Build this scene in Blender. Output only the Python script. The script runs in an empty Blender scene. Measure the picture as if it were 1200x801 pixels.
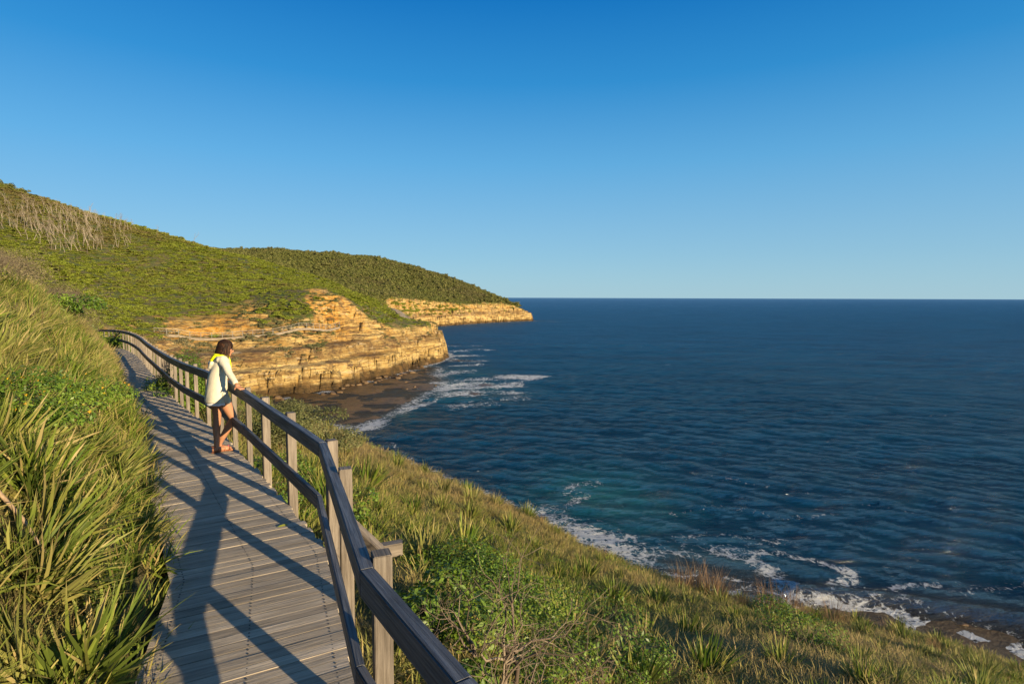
import bpy, bmesh, math, random
import numpy as np
from mathutils import Vector, Matrix
rnd = random.Random(7)
rng = np.random.default_rng(11)
sc = bpy.context.scene
COL = sc.collection
R = math.radians
SEA = -17.0

# ------------------------------------------------------------------ numpy noise
def _h(ix, iy, seed):
    n = (ix.astype(np.int64) * 374761393 + iy.astype(np.int64) * 668265263 + seed * 1274126177) & 0xffffffff
    n = ((n ^ (n >> 13)) * 1274126177) & 0xffffffff
    return ((n ^ (n >> 16)) & 0xffff) / 65535.0
def vnoise(x, y, seed=0):
    x = np.asarray(x, float); y = np.asarray(y, float)
    ix = np.floor(x); iy = np.floor(y); fx = x - ix; fy = y - iy
    fx = fx * fx * (3 - 2 * fx); fy = fy * fy * (3 - 2 * fy)
    a = _h(ix, iy, seed); b = _h(ix + 1, iy, seed); c = _h(ix, iy + 1, seed); d = _h(ix + 1, iy + 1, seed)
    return (a + (b - a) * fx + (c - a) * fy + (a - b - c + d) * fx * fy) * 2 - 1
def fbm(x, y, seed=0, o=4, g=.5):
    s = 0; a = 1.0; t = 0
    for k in range(o):
        s = s + a * vnoise(x * 2 ** k + 17.3 * k, y * 2 ** k - 9.1 * k, seed + k); t += a; a *= g
    return s / t
def sstep(a, b, x):
    t = np.clip((x - a) / (b - a), 0, 1); return t * t * (3 - 2 * t)

# ------------------------------------------------------------------ terrain data (metres; x right, y ahead, z up, deck at 0)
RAIL = [(2.2, -1.7), (-.16, 1.84), (-.69, 2.63), (-1.69, 5.0), (-3.65, 7.74), (-4.97, 9.54), (-7.41, 12.5), (-11.28, 18), (-13.56, 21), (-16.46, 25), (-20.38, 30), (-24.01, 34), (-27.5, 37.2)]
RAILZ = [0, 0, 0, 0, 0, -.02, -.13, -.40, -.40, -.44, -.55, -.69, -.9]
NEAR = [(-6.95, 24, -3.92), (-3.37, 22, -4.61), (-0.65, 21, -5.29), (1.23, 20, -5.88), (3.98, 19, -6.99), (7.2, 18.5, -7.79), (11.25, 18, -8.39), (14.64, 15.5, -8.45), (-10.07, 26, -3.21), (-9.09, 20, -1.5), (0.62, 10, -3.46), (-0.61, 9.8, -2.73), (-1.9, 9.5, -1.75), (-1.6, 13, -3.24), (0.85, 5.4, -1.84), (-0.29, 4.6, -1.28), (3.08, 6.5, -2.62), (5.19, 7.3, -3.18), (8.05, 8.5, -4.3), (4.7, 12, -4.95),
        (20, 8, -9), (14, 2, -6.3), (8, -4, -4.2), (24, -8, -11), (6, -14, -4), (18, -22, -10), (10, 30, -11), (22, 22, -12), (0, 32, -10), (-12, 36, -6.5), (-18, 36, -3.2)]
HILL = [(-101.49, 170, 6.62), (-130.14, 175, 14.43), (-207.72, 235, 46.96), (-116.02, 130, 11.25), (-159.8, 180, 26.57), (-155.3, 228, 30.86), (-119.87, 175, 11.88), (-86.06, 160, 4.01), (-70.86, 158, 2.86), (-87.6, 130, 0.15), (-82.23, 110, 0.58), (-280.72, 240, 70.78), (-338.66, 260, 100.37), (-130.6, 110, 13.0), (-176.47, 120, 27.82), (-117.25, 232, 20.27), (-98.15, 225, 15.13), (-82.23, 218, 10.58), (-70.59, 215, 7.95), (-57.05, 212, 3.18), (-48.08, 210, 0.38), (-67.29, 112, -6.0), (-64.8, 118, -6.87), (-58.23, 121, -6.53), (-52.18, 124, -5.6), (-46.5, 129, -4.93), (-40.52, 135, -4.02), (-36.01, 150, -4.24), (-30.26, 168, -5.75), (-23.77, 180, -5.48), (-75.59, 120, -2.19), (-74.38, 138, 0.28), (-62.87, 140, 0.5), (-50.97, 142, 2.21), (-44.82, 150, 2.03), (-47.13, 175, 1.2), (-45.54, 190, -1.71), (-42.74, 190, -4.55), (-34.64, 210, -5.23), (-45.79, 235, -4.74), (-27.67, 205, -5.64),
        (-242.55, 480, 40.18), (-196.62, 490, 41.14), (-142.78, 480, 35.56), (-106.07, 475, 29.72), (-56.09, 470, 17.06), (-28.39, 475, 7.43), (-8.62, 480, -0.32), (-3.55, 475, -1.69), (8.52, 474, -7.31), (-67.33, 300, -1.5), (-50.89, 340, -1.22), (-35.48, 395, -3.49), (-19.32, 430, -5.22), (-52.13, 290, -3.77), (-147.75, 330, 8.84), (-105.16, 320, 4.9), (-78.93, 330, 3.7), (-78, 395, 4.0), (-62, 432, 7.0), (-320.51, 480, 49.8), (-426.39, 480, 63.52), (-636.72, 480, 90.76),
        (-31, 44, -2.6), (-42, 60, -5.5), (-55, 80, -8.5), (-60, 100, -8.5), (-38, 42, -.3), (-50, 60, -1.5), (-60, 62, 1.5), (-70, 85, -1.5), (-48, 40, 2.5), (-70, 40, 8), (-95, 70, 8), (-120, 20, 22), (-60, -10, 9), (-40, -60, 6), (-130, -80, 20), (-230, 60, 48), (-420, 120, 100), (-420, -60, 90), (-30, 95, -13), (-20, 60, -14), (-120, 620, 30), (-350, 700, 60), (-30, 560, 5), (-250, 340, 45), (-450, 340, 90)]
COAST = [(70, -200), (55, -80), (40, -30), (30, 0), (22, 17), (15.5, 21.5), (6, 24.5), (1.5, 27), (-3, 29.5), (-8, 33), (-18, 42), (-30, 60), (-40, 78), (-47, 95), (-49.5, 103), (-47, 107), (-41, 110), (-34.5, 128), (-30, 140), (-27, 151), (-22.3, 172), (-21.0, 182), (-22.5, 195), (-29, 206), (-40, 214), (-52, 235), (-60, 280), (-62, 330), (-56, 368), (-46, 384), (-25, 420), (-8, 446), (6, 462), (15, 468), (18, 474), (12, 486), (-20, 520), (-60, 600), (-150, 760), (-900, 1200), (-900, -200)]

def seg_dist(x, y, P, closed=False):
    """distance to a polyline, the parameter side sign and the z interpolated along it"""
    best = np.full(x.shape, 1e9); sign = np.zeros(x.shape); at = np.zeros(x.shape)
    n = len(P); m = n if closed else n - 1
    for i in range(m):
        ax, ay = P[i]; bx, by = P[(i + 1) % n]
        dx, dy = bx - ax, by - ay; L2 = dx * dx + dy * dy
        t = np.clip(((x - ax) * dx + (y - ay) * dy) / L2, 0, 1)
        ex = x - (ax + t * dx); ey = y - (ay + t * dy); d = np.hypot(ex, ey)
        k = d < best
        best = np.where(k, d, best); sign = np.where(k, np.sign(dx * ey - dy * ex), sign); at = np.where(k, i + t, at)
    return best, sign, at
def inside(x, y, P):
    c = np.zeros(x.shape, bool); n = len(P)
    for i in range(n):
        x1, y1 = P[i]; x2, y2 = P[(i + 1) % n]
        if y1 == y2: continue
        k = ((y1 > y) != (y2 > y)) & (x < (x2 - x1) * (y - y1) / (y2 - y1) + x1)
        c ^= k
    return c
def coastD(x, y):
    d, s, a = seg_dist(x, y, COAST, True)
    return np.where(inside(x, y, COAST), d, -d)

# thin plate spline through the control points
CP = np.array(NEAR + HILL)
def _U(r2): return np.where(r2 > 1e-9, .5 * r2 * np.log(np.maximum(r2, 1e-9)), 0)
def _fit(C, lam):
    n = len(C); S = 100.0; p = C[:, :2] / S
    K = _U(((p[:, None] - p[None]) ** 2).sum(2)) + np.eye(n) * lam
    A = np.zeros((n + 3, n + 3)); A[:n, :n] = K; A[:n, n] = 1; A[:n, n + 1:] = p; A[n, :n] = 1; A[n + 1:, :n] = p.T
    w = np.linalg.solve(A, np.r_[C[:, 2], 0, 0, 0]); return p, w, S
def _extra():
    out = []
    nodes = [(0, 0), (1, 0), (2, 0), (3, 0), (4, 0), (5, 0), (6, 0), (6.5, 0), (7, 0), (8, 0), (9, 0), (10, 0), (11, 0)]
    for a, _ in nodes:
        i = int(min(a, len(RAIL) - 2)); t = a - i
        x = RAIL[i][0] + t * (RAIL[i + 1][0] - RAIL[i][0]); y = RAIL[i][1] + t * (RAIL[i + 1][1] - RAIL[i][1]); z = RAILZ[i] + t * (RAILZ[i + 1] - RAILZ[i])
        dx, dy = RAIL[i + 1][0] - RAIL[i][0], RAIL[i + 1][1] - RAIL[i][1]; L = math.hypot(dx, dy); nx, ny = dy / L, -dx / L
        out.append((x + nx * .15, y + ny * .15, z - .42))
        out.append((x - nx * 1.45, y - ny * 1.45, z - .12))
        out.append((x - nx * 2.6, y - ny * 2.6, z + 1.0))
        if a not in (1, 3, 6.5): out.append((x - nx * 4.6, y - ny * 4.6, z + (2.25 if a < 9 else 1.2)))
        if a in (0, 3, 5, 7, 9): out.append((x - nx * 10, y - ny * 10, z + (3.2 if a < 9 else 2.6)))
    return out
_tps = _fit(np.vstack([CP, np.array(_extra())]), 1e-6)
def landL(x, y):
    p, w, S = _tps; sh = x.shape; X = x.ravel() / S; Y = y.ravel() / S; out = np.empty(X.shape); n = len(p)
    for a in range(0, len(X), 40000):
        xx = X[a:a + 40000, None]; yy = Y[a:a + 40000, None]
        out[a:a + 40000] = _U((xx - p[None, :, 0]) ** 2 + (yy - p[None, :, 1]) ** 2) @ w[:n] + w[n] + w[n + 1] * xx[:, 0] + w[n + 2] * yy[:, 0]
    return out.reshape(sh)

# rock shelves awash at sea level
SHELF = [[(-48, 104), (-44, 96), (-31, 86), (-24, 84), (-21.5, 88), (-19.5, 98), (-17.5, 113), (-15.5, 124), (-16.5, 134), (-20, 142), (-20, 155), (-25, 160), (-40, 130)],
         [(7, 30), (9, 39), (13.5, 41.5), (17, 38.8), (21, 36.5), (26, 35.6), (33, 33.8), (40, 30), (40, 18), (20, 16), (8, 24)],
         [(-17, 171), (-11, 170), (-9, 172), (-12, 174), (-20, 176)],
         [(-8, 124), (-4, 122), (-2.5, 124.5), (-6, 127)], [(-10.5, 113), (-7, 111.5), (-6, 113.5), (-9, 115)],
         [(14, 467), (24, 462), (27, 466), (18, 474)], [(1, 135), (4, 134), (5, 136.5), (2, 137)]]
def shelfD(x, y):
    out = np.full(x.shape, -1e9)
    for P in SHELF:
        d, _, _ = seg_dist(x, y, P, True); out = np.maximum(out, np.where(inside(x, y, P), d, -d))
    return out

_lay = [-18.0]
_lr = random.Random(3)
while _lay[-1] < 8: _lay.append(_lay[-1] + _lr.choice([.4, .6, .9, 1.3, 1.9]))
_lay = np.array(_lay)
def terrace(z, sharp=.72):
    i = np.clip(np.searchsorted(_lay, z) - 1, 0, len(_lay) - 2)
    b = _lay[i]; h = _lay[i + 1] - b; t = np.clip((z - b) / h, 0, 1)
    return b + h * np.where(t < sharp, t * .18 / sharp, .18 + .82 * (t - sharp) / (1 - sharp))

def terrain(x, y):
    L = landL(x, y); D = coastD(x, y)
    far = sstep(60, 120, y)
    wob = fbm(x * .09, y * .09, 5, 3) * 3.2 * far + fbm(x * .35, y * .35, 8, 3) * 1.1 + fbm(x * 1.1, y * 1.1, 9, 2) * .35
    # vertical joints in the sandstone
    j = np.abs(vnoise(x * .22 + 3, y * .22, 31)); j2 = np.abs(vnoise(x * .5 + 3, y * .5, 33))
    wob = wob - 1.0 * (1 - sstep(0, .07, j)) - .4 * (1 - sstep(0, .10, j2))
    Dn = D + wob * .8
    tipf = sstep(140, 163, y)                         # one tall face at the headland's tip and on the far headland
    def cliff(Dn):
      Ca = np.interp(Dn, [-40, -6, -1.2, 0, .5, 1.2, 1.8, 5, 6.6, 10, 12.5, 14, 18, 22, 40, 80], [-24, -21, -18.2, -17.1, -15.2, -12.8, -11.4, -10.7, -8.2, -7.4, -5.4, -2, 5, 15, 40, 90])
      Cb = np.interp(Dn, [-40, -6, -1.2, 0, .7, 2.2, 3.0, 4.2, 7, 8.5, 11, 15, 40, 80], [-24, -21, -18.2, -17.1, -14, -10.2, -9.2, -6.3, -4.6, -1, 6, 18, 40, 90])
      Cn = np.interp(Dn, [-40, -6, -1.2, 0, 1.2, 3.4, 5, 9, 20, 60], [-24, -21, -18.2, -17.1, -13.5, -9.5, -7, -3, 8, 60])
      return np.where(y > 60, Ca * (1 - tipf) + Cb * tipf, Cn)
    C = cliff(Dn)
    # joint-bounded blocks: every bed steps in or out by its own amount along the face
    al = (x * .6 + y * .8) + fbm(x * .2, y * .2, 55, 2) * 1.5
    for bw, am, sd_ in ((4.4, .9, 700), (1.7, .45, 800)):
        lay = np.searchsorted(_lay, C + fbm(x * .05, y * .05, 52, 2) * .6); cw = bw * (1 + .5 * ((lay * 7) % 3))
        Dn = Dn + (_h(np.floor(al / cw + lay * .37), lay, sd_) - .5) * am * (y > 60)
        C = cliff(Dn)
    # the bank above the boardwalk and the drop below it
    rd, rs, ra = seg_dist(x, y, RAIL); rz = np.interp(ra, range(len(RAILZ)), RAILZ); so_ = rd * rs; son = so_ + (.13 + .33 * sstep(5.5, 12, y) ) * (so_ > .5)
    prof = np.interp(son, [-3, -.5, -.12, 0, 1.3, 1.42, 1.8, 2.6, 3.4, 5, 8, 12], [-1.6, -.75, -.45, -.4, -.30, -.08, .45, 1.35, 2.1, 2.75, 3.2, 3.1])
    prof = rz + prof * np.where(so_ > 1.0, 1 + .28 * sstep(6, 12, y) * (1 - sstep(20, 30, y)), 1)
    wl = np.where(so_ > 0, 1 - sstep(3, 11, so_), 1 - sstep(.3, 2.5, -so_)) * (1 - sstep(33, 38, y)) * sstep(-8, -3, y)
    L = L * (1 - wl) + prof * wl
    soil = fbm(x * .5, y * .5, 2, 3) * .12
    near = 1 - sstep(25, 45, y)
    hill = (fbm(x * .05, y * .05, 21, 4) * 1.3 + fbm(x * .013, y * .013, 24, 2) * 1.5) * sstep(90, 180, y)
    hill *= sstep(2, 25, D)
    L = L + soil * np.clip(np.maximum(so_ - 1.4, -so_ - .1), 0, 1) + hill
    Z = np.minimum(L, C)
    # exposed rock: below the cliff line, and the two weathered outcrops above the coast path
    bay = (1 - sstep(18, 24, D + fbm(x * .1, y * .1, 44, 3) * 5)) * (y > 96) * (1 - sstep(128, 142, y)) * (L < -2.6)
    out1 = np.exp(-(((x + 68) / 14) ** 2 + ((y - 130) / 14) ** 2)) + .9 * np.exp(-(((x + 45) / 7) ** 2 + ((y - 143) / 9) ** 2)) + .8 * np.exp(-(((x + 27) / 9) ** 2 + ((y - 186) / 12) ** 2))
    out2 = np.exp(-((D - 3) / 4) ** 2) * sstep(330, 390, y) * .9
    rough = fbm(x * .12, y * .12, 40, 4)
    rock = sstep(-.15, .1, np.where(Z < L - .25, 1.0, -1.0) + rough * .3)
    rock = np.maximum(rock, sstep(.46, .56, out1 + rough * 1.1 + fbm(x * .4, y * .4, 47, 2) * .25) * (y > 90))
    rock = np.maximum(rock, bay)
    rock = np.maximum(rock, sstep(.35, .55, out2 + rough * .55))
    rock = np.maximum(rock, (1 - sstep(7, 11, D + rough * 5 + sstep(140, 155, y) * 5.5)) * (y > 90) * (y < 172))
    rock = np.where(y < 60, np.where(D < 5, rock, 0), rock)
    rock = rock * np.where(Z > -12, 1 - sstep(26, 38, D), 1)
    Zt = terrace(Z + fbm(x * .06, y * .06, 50, 2) * .5)
    Z = Z * (1 - rock) + Zt * rock
    # bouldery break-up of the outcrops
    Z = Z + rock * (y > 90) * sstep(-9, -6, Z) * (fbm(x * .45, y * .45, 61, 3) * .9)
    sd = shelfD(x, y) + fbm(x * .3, y * .3, 70, 3) * 1.8
    sh = np.interp(sd, [-3, -.4, .3, 3, 10, 20], [-24, -17.7, -17.06, -16.97, -16.93, -16.88]) + (fbm(x * .28, y * .28, 71, 5) * .42 - .05) * (y > 60) + fbm(x * .45, y * .45, 72, 5) * .22 * (y < 60)
    Z = np.maximum(Z, np.where(sd > -3, sh, -30))
    return Z, rock, D, sd

def grid_lines(spec):
    out = [spec[0][0]]
    for a, b, s in spec:
        n = max(1, int(round((b - a) / s)))
        out += list(np.linspace(a, b, n + 1)[1:])
    return np.array(out)

def mesh_grid(name, xs, ys, Z, mask=None, attrs={}):
    nx, ny = len(xs), len(ys)
    X, Y = np.meshgrid(xs, ys); co = np.stack([X, Y, Z], -1).reshape(-1, 3)
    idx = np.arange(nx * ny).reshape(ny, nx)
    q = np.stack([idx[:-1, :-1], idx[:-1, 1:], idx[1:, 1:], idx[1:, :-1]], -1).reshape(-1, 4)
    if mask is not None:
        q = q[mask[q].all(1) if mask.ndim == 1 else mask.ravel()[q].any(1)]
        used = np.unique(q); re = np.full(nx * ny, -1); re[used] = np.arange(len(used)); q = re[q]; co = co[used]
        attrs = {k: v.ravel()[used] for k, v in attrs.items()}
    me = bpy.data.meshes.new(name)
    me.vertices.add(len(co)); me.vertices.foreach_set('co', co.astype(np.float32).ravel())
    me.loops.add(q.size); me.loops.foreach_set('vertex_index', q.ravel().astype(np.int32))
    me.polygons.add(len(q)); me.polygons.foreach_set('loop_start', np.arange(0, q.size, 4, dtype=np.int32))
    me.polygons.foreach_set('use_smooth', np.ones(len(q), bool))
    for k, v in attrs.items():
        a = me.attributes.new(k, 'FLOAT', 'POINT'); a.data.foreach_set('value', v.astype(np.float32).ravel())
    me.update(calc_edges=True); me.validate()
    return me
def link(name, me, mat=None, parent=None):
    o = bpy.data.objects.new(name, me); COL.objects.link(o)
    if mat is not None:
        me.materials.clear(); me.materials.append(mat)
    if parent: o.parent = parent
    return o
def tag(o, label=None, cat=None, group=None, kind=None):
    if label: o['label'] = label
    if cat: o['category'] = cat
    if group: o['group'] = group
    if kind: o['kind'] = kind
    return o
def empty(name, loc, label, cat, group=None, rz=0):
    o = bpy.data.objects.new(name, None); COL.objects.link(o); o.location = loc; o.rotation_euler = (0, 0, rz); o.empty_display_size = .2
    return tag(o, label, cat, group)

# ------------------------------------------------------------------ materials
def mat(name):
    m = bpy.data.materials.new(name); m.use_nodes = True
    nt = m.node_tree; nt.nodes.clear(); out = nt.nodes.new('ShaderNodeOutputMaterial')
    b = nt.nodes.new('ShaderNodeBsdfPrincipled'); nt.links.new(b.outputs[0], out.inputs[0])
    return m, nt, b, out
class N:
    def __init__(s, nt): s.nt = nt
    def n(s, t, **k):
        x = s.nt.nodes.new(t)
        for a, v in k.items():
            if a.startswith('_'):
                x.inputs[a[1:].replace('_', ' ')].default_value = v
            else: setattr(x, a, v)
        return x
    def l(s, a, b): s.nt.links.new(a, b)
    def attr(s, name, typ='GEOMETRY'): return s.n('ShaderNodeAttribute', attribute_name=name, attribute_type=typ)
    def noise(s, vec, scale, detail=4, rough=.5, dist=0):
        x = s.n('ShaderNodeTexNoise'); x.inputs['Scale'].default_value = scale; x.inputs['Detail'].default_value = detail
        x.inputs['Roughness'].default_value = rough; x.inputs['Distortion'].default_value = dist
        if vec is not None: s.l(vec, x.inputs['Vector'])
        return x.outputs['Fac']
    def mapping(s, vec, scale=(1, 1, 1), rot=(0, 0, 0), loc=(0, 0, 0)):
        x = s.n('ShaderNodeMapping'); x.inputs['Scale'].default_value = scale; x.inputs['Rotation'].default_value = rot; x.inputs['Location'].default_value = loc
        s.l(vec, x.inputs['Vector']); return x.outputs[0]
    def ramp(s, fac, stops, interp='LINEAR'):
        x = s.n('ShaderNodeValToRGB'); cr = x.color_ramp; cr.interpolation = interp
        while len(cr.elements) > 1: cr.elements.remove(cr.elements[-1])
        cr.elements[0].position = stops[0][0]; c = stops[0][1]; cr.elements[0].color = (*c, 1) if len(c) == 3 else c
        for p, c in stops[1:]:
            e = cr.elements.new(p); e.color = (*c, 1)
        s.l(fac, x.inputs[0]); return x.outputs[0]
    def rampf(s, fac, a, b, lo=0., hi=1.):
        x = s.n('ShaderNodeMapRange'); x.inputs['From Min'].default_value = a; x.inputs['From Max'].default_value = b
        x.inputs['To Min'].default_value = lo; x.inputs['To Max'].default_value = hi
        s.l(fac, x.inputs['Value']); return x.outputs[0]
    def mix(s, f, a, b, blend='MIX'):
        x = s.n('ShaderNodeMix', data_type='RGBA', blend_type=blend)
        for sock, v in ((x.inputs[0], f), (x.inputs[6], a), (x.inputs[7], b)):
            if isinstance(v, (int, float)): sock.default_value = v
            elif isinstance(v, tuple): sock.default_value = (*v, 1)
            else: s.l(v, sock)
        return x.outputs[2]
    def math(s, op, a, b=0.0, clamp=False):
        x = s.n('ShaderNodeMath', operation=op, use_clamp=clamp)
        for sock, v in ((x.inputs[0], a), (x.inputs[1], b)):
            if isinstance(v, (int, float)): sock.default_value = v
            else: s.l(v, sock)
        return x.outputs[0]
    def bump(s, h, strength, dist, normal=None):
        x = s.n('ShaderNodeBump'); x.inputs['Strength'].default_value = strength; x.inputs['Distance'].default_value = dist
        s.l(h, x.inputs['Height'])
        if normal is not None: s.l(normal, x.inputs['Normal'])
        return x.outputs[0]

def ground_material():
    m, nt, b, out = mat('coastal_ground'); g = N(nt)
    pos = g.n('ShaderNodeNewGeometry').outputs['Position']
    sep = g.n('ShaderNodeSeparateXYZ'); g.l(pos, sep.inputs[0])
    rock = g.attr('rock').outputs['Fac']; och = g.attr('ochre').outputs['Fac']
    # soil / straw / dull green
    n1 = g.noise(pos, .35, 5, .6); n2 = g.noise(pos, 3.0, 5, .7)
    soil = g.ramp(n2, [(.25, (.07, .065, .02)), (.45, (.13, .11, .035)), (.6, (.20, .15, .06)), (.8, (.10, .085, .05))])
    grn = g.ramp(n2, [(.3, (.045, .065, .012)), (.6, (.11, .14, .025)), (.85, (.15, .16, .04))])
    veg = g.mix(g.rampf(n1, .42, .58), soil, grn)
    # sandstone: strata and painted undercut lines follow z, warped
    wz = g.mapping(pos, (.03, .03, .42)); st = g.noise(wz, 1.6, 6, .6, .4)
    wz2 = g.mapping(pos, (.12, .12, 1.15)); st2 = g.noise(wz2, 1.5, 5, .6, .3)
    blot = g.noise(pos, .16, 5, .6); blot2 = g.noise(pos, 1.1, 5, .65)
    pale = g.ramp(st, [(.32, (.20, .115, .035)), (.42, (.46, .30, .095)), (.5, (.64, .46, .18)), (.57, (.40, .24, .07)), (.68, (.68, .52, .23))])
    orange = g.ramp(blot2, [(.3, (.34, .125, .012)), (.45, (.58, .27, .035)), (.6, (.64, .38, .09)), (.74, (.72, .56, .30))])
    of = g.math('ADD', och, g.rampf(blot, .40, .62, -.36, .30), True); of = g.math('MULTIPLY', of, g.rampf(sep.outputs['Z'], -12.5, -9, .15, 1), True)
    rk = g.mix(of, pale, orange)
    brn = g.math('MULTIPLY', g.rampf(sep.outputs['Z'], -11.4, -10.6, 0, 1), g.rampf(sep.outputs['Z'], -7.6, -8.6, 0, 1), True)
    rk = g.mix(g.math('MULTIPLY', brn, g.rampf(g.noise(pos, .3, 5, .6), .35, .6, .15, .85)), rk, (.17, .10, .04))
    rk = g.mix(g.rampf(st2, .555, .60, 0, .8), rk, (.15, .085, .04)); rk = g.mix(g.rampf(st2, .40, .36, 0, .5), rk, (.66, .53, .33))  # narrow dark bands paint the shade under ledges into the rock colour
    crk = g.n('ShaderNodeTexVoronoi', feature='DISTANCE_TO_EDGE'); crk.inputs['Scale'].default_value = 1.0; g.l(g.mapping(pos, (.22, .22, .55)), crk.inputs['Vector'])
    rk = g.mix(g.rampf(crk.outputs['Distance'], .0, .06, .5, 0), rk, (.11, .062, .028))
    stn = g.noise(g.mapping(pos, (.5, .5, .10)), 1.0, 5, .65); rk = g.mix(g.rampf(stn, .56, .70, 0, .65), rk, (.16, .085, .03))
    rk = g.mix(g.rampf(g.noise(pos, .45, 6, .7), .56, .7, 0, .8), rk, (.12, .085, .045))
    # wet, weed-brown foot of the cliffs and shelves
    wet = g.rampf(g.math('ADD', sep.outputs['Z'], g.rampf(g.noise(pos, .3, 4), .3, .7, -1.1, 1.1)), -15.9, -14.4, 1, 0)
    low = g.ramp(g.noise(pos, .5, 6, .65), [(.3, (.035, .024, .010)), (.5, (.10, .062, .022)), (.62, (.16, .09, .03)), (.78, (.07, .06, .025))])
    rk = g.mix(wet, rk, low)
    col = g.mix(rock, veg, rk)
    col = g.mix(g.rampf(sep.outputs['Z'], -15.5, -16.5, 0, 1), col, low)
    g.l(col, b.inputs['Base Color'])
    rr = g.mix(g.rampf(sep.outputs['Z'], -16.2, -16.7, 0, 1), (.9, .9, .9), (.3, .3, .3)); g.l(rr, b.inputs['Roughness'])
    h = g.math('ADD', g.math('MULTIPLY', st2, 1.3), g.math('MULTIPLY', g.noise(pos, .9, 8, .7), 1.2))
    g.l(g.bump(h, 1.0, .8), b.inputs['Normal'])
    b.inputs['Specular IOR Level'].default_value = .3
    return m

def wood_material(name, c1, c2, rough=.7, spec=.3, streak=(2, 45), scale=1.0):
    m, nt, b, out = mat(name); g = N(nt)
    uv = g.n('ShaderNodeUVMap', uv_map='uv').outputs[0]
    v = g.mapping(uv, (streak[0], streak[1], 1))
    a = g.noise(v, 1.0, 5, .65, .3); c = g.noise(g.mapping(uv, (1.3, 6, 1)), 1.0, 4, .6)
    rn = g.attr('rnd').outputs['Fac']
    f = g.math('ADD', g.math('MULTIPLY', a, .55), g.math('MULTIPLY', c, .45))
    col = g.ramp(f, [(.30, tuple(x * .45 for x in c1)), (.45, c1), (.60, c2), (.75, tuple(min(1, x * 1.25) for x in c2))])
    k = g.rampf(rn, 0, 1, .80, 1.18)
    kc = g.n('ShaderNodeCombineColor'); [g.l(k, kc.inputs[i]) for i in range(3)]
    col = g.mix(1.0, col, kc.outputs[0], 'MULTIPLY')
    g.l(col, b.inputs['Base Color']); g.l(g.rampf(a, .3, .7, rough + .15, rough - .12), b.inputs['Roughness']); b.inputs['Specular IOR Level'].default_value = spec
    g.l(g.bump(a, .8, .010), b.inputs['Normal'])
    return m

def leaf_material(name, stops, dry=(.35, .27, .12), trans=.3, rough=.5, tintcol=None, spec=.35):
    """stops: colours by per-blade random; the 't' attribute runs root to tip; the instance's own tint dries it out"""
    m, nt, b, out = mat(name); g = N(nt)
    c = g.attr('rnd').outputs['Fac']; t = g.attr('t').outputs['Fac']
    tint = g.attr('tint', 'INSTANCER').outputs['Fac']; rd = g.n('ShaderNodeObjectInfo').outputs['Random']
    col = g.ramp(c, stops)
    col = g.mix(g.math('MULTIPLY', rd, .35), col, tuple(x * .55 for x in stops[len(stops) // 2][1]))
    tip = g.rampf(g.math('ADD', t, g.math('MULTIPLY', c, .3)), .92, 1.25, 0, .8)
    col = g.mix(tip, col, dry)
    col = g.mix(g.math('MULTIPLY', tint, .8, True), col, tintcol or dry)
    g.l(col, b.inputs['Base Color']); b.inputs['Roughness'].default_value = rough; b.inputs['Specular IOR Level'].default_value = spec
    if trans > 0:
        tr = g.n('ShaderNodeBsdfTranslucent'); g.l(col, tr.inputs[0])
        mx = g.n('ShaderNodeMixShader'); mx.inputs[0].default_value = trans
        g.l(b.outputs[0], mx.inputs[1]); g.l(tr.outputs[0], mx.inputs[2]); g.l(mx.outputs[0], out.inputs[0])
    return m
def plain(name, col, rough=.7, spec=.3, var=.25, scale=20, bump=.0):
    m, nt, b, out = mat(name); g = N(nt)
    pos = g.n('ShaderNodeTexCoord').outputs['Object']; n = g.noise(pos, scale, 5, .6)
    c = g.ramp(n, [(.3, tuple(x * (1 - var) for x in col)), (.7, tuple(min(1, x * (1 + var)) for x in col))])
    g.l(c, b.inputs['Base Color']); b.inputs['Roughness'].default_value = rough; b.inputs['Specular IOR Level'].default_value = spec
    if bump: g.l(g.bump(n, .6, bump), b.inputs['Normal'])
    return m
# ------------------------------------------------------------------ land
xs = grid_lines([(-900, -340, 20), (-340, -160, 2.0), (-160, -75, .9), (-75, -14, .38), (-14, -8, .28), (-8, 18, .22), (18, 40, .6), (40, 90, 5)])
ys = grid_lines([(-200, -10, 8), (-10, 0, .5), (0, 30, .22), (30, 100, .8), (100, 212, .38), (212, 360, 1.5), (360, 500, .8), (500, 1200, 20)])
GX, GY = np.meshgrid(xs, ys)
ZZ, ROCK, DD, SD = terrain(GX, GY)
def bil(A, x, y):
    x = np.asarray(x, float); y = np.asarray(y, float)
    i = np.clip(np.searchsorted(xs, x) - 1, 0, len(xs) - 2); j = np.clip(np.searchsorted(ys, y) - 1, 0, len(ys) - 2)
    u = (x - xs[i]) / (xs[i + 1] - xs[i]); v = (y - ys[j]) / (ys[j + 1] - ys[j])
    return A[j, i] * (1 - u) * (1 - v) + A[j, i + 1] * u * (1 - v) + A[j + 1, i] * (1 - u) * v + A[j + 1, i + 1] * u * v
def hz(x, y): return bil(ZZ, x, y)
OCH = .55 * np.exp(-(((GX + 70) / 16) ** 2 + ((GY - 128) / 16) ** 2)) + .5 * np.exp(-(((GX + 46) / 8) ** 2 + ((GY - 143) / 10) ** 2)) + .25 * sstep(-9, -6, ZZ) * (GY > 90)
gme = mesh_grid('ground', xs, ys, ZZ, mask=(DD > -30) | (SD > -6), attrs={'rock': ROCK, 'ochre': OCH})
ground = link('ground', gme, ground_material()); tag(ground, kind='structure')

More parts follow.
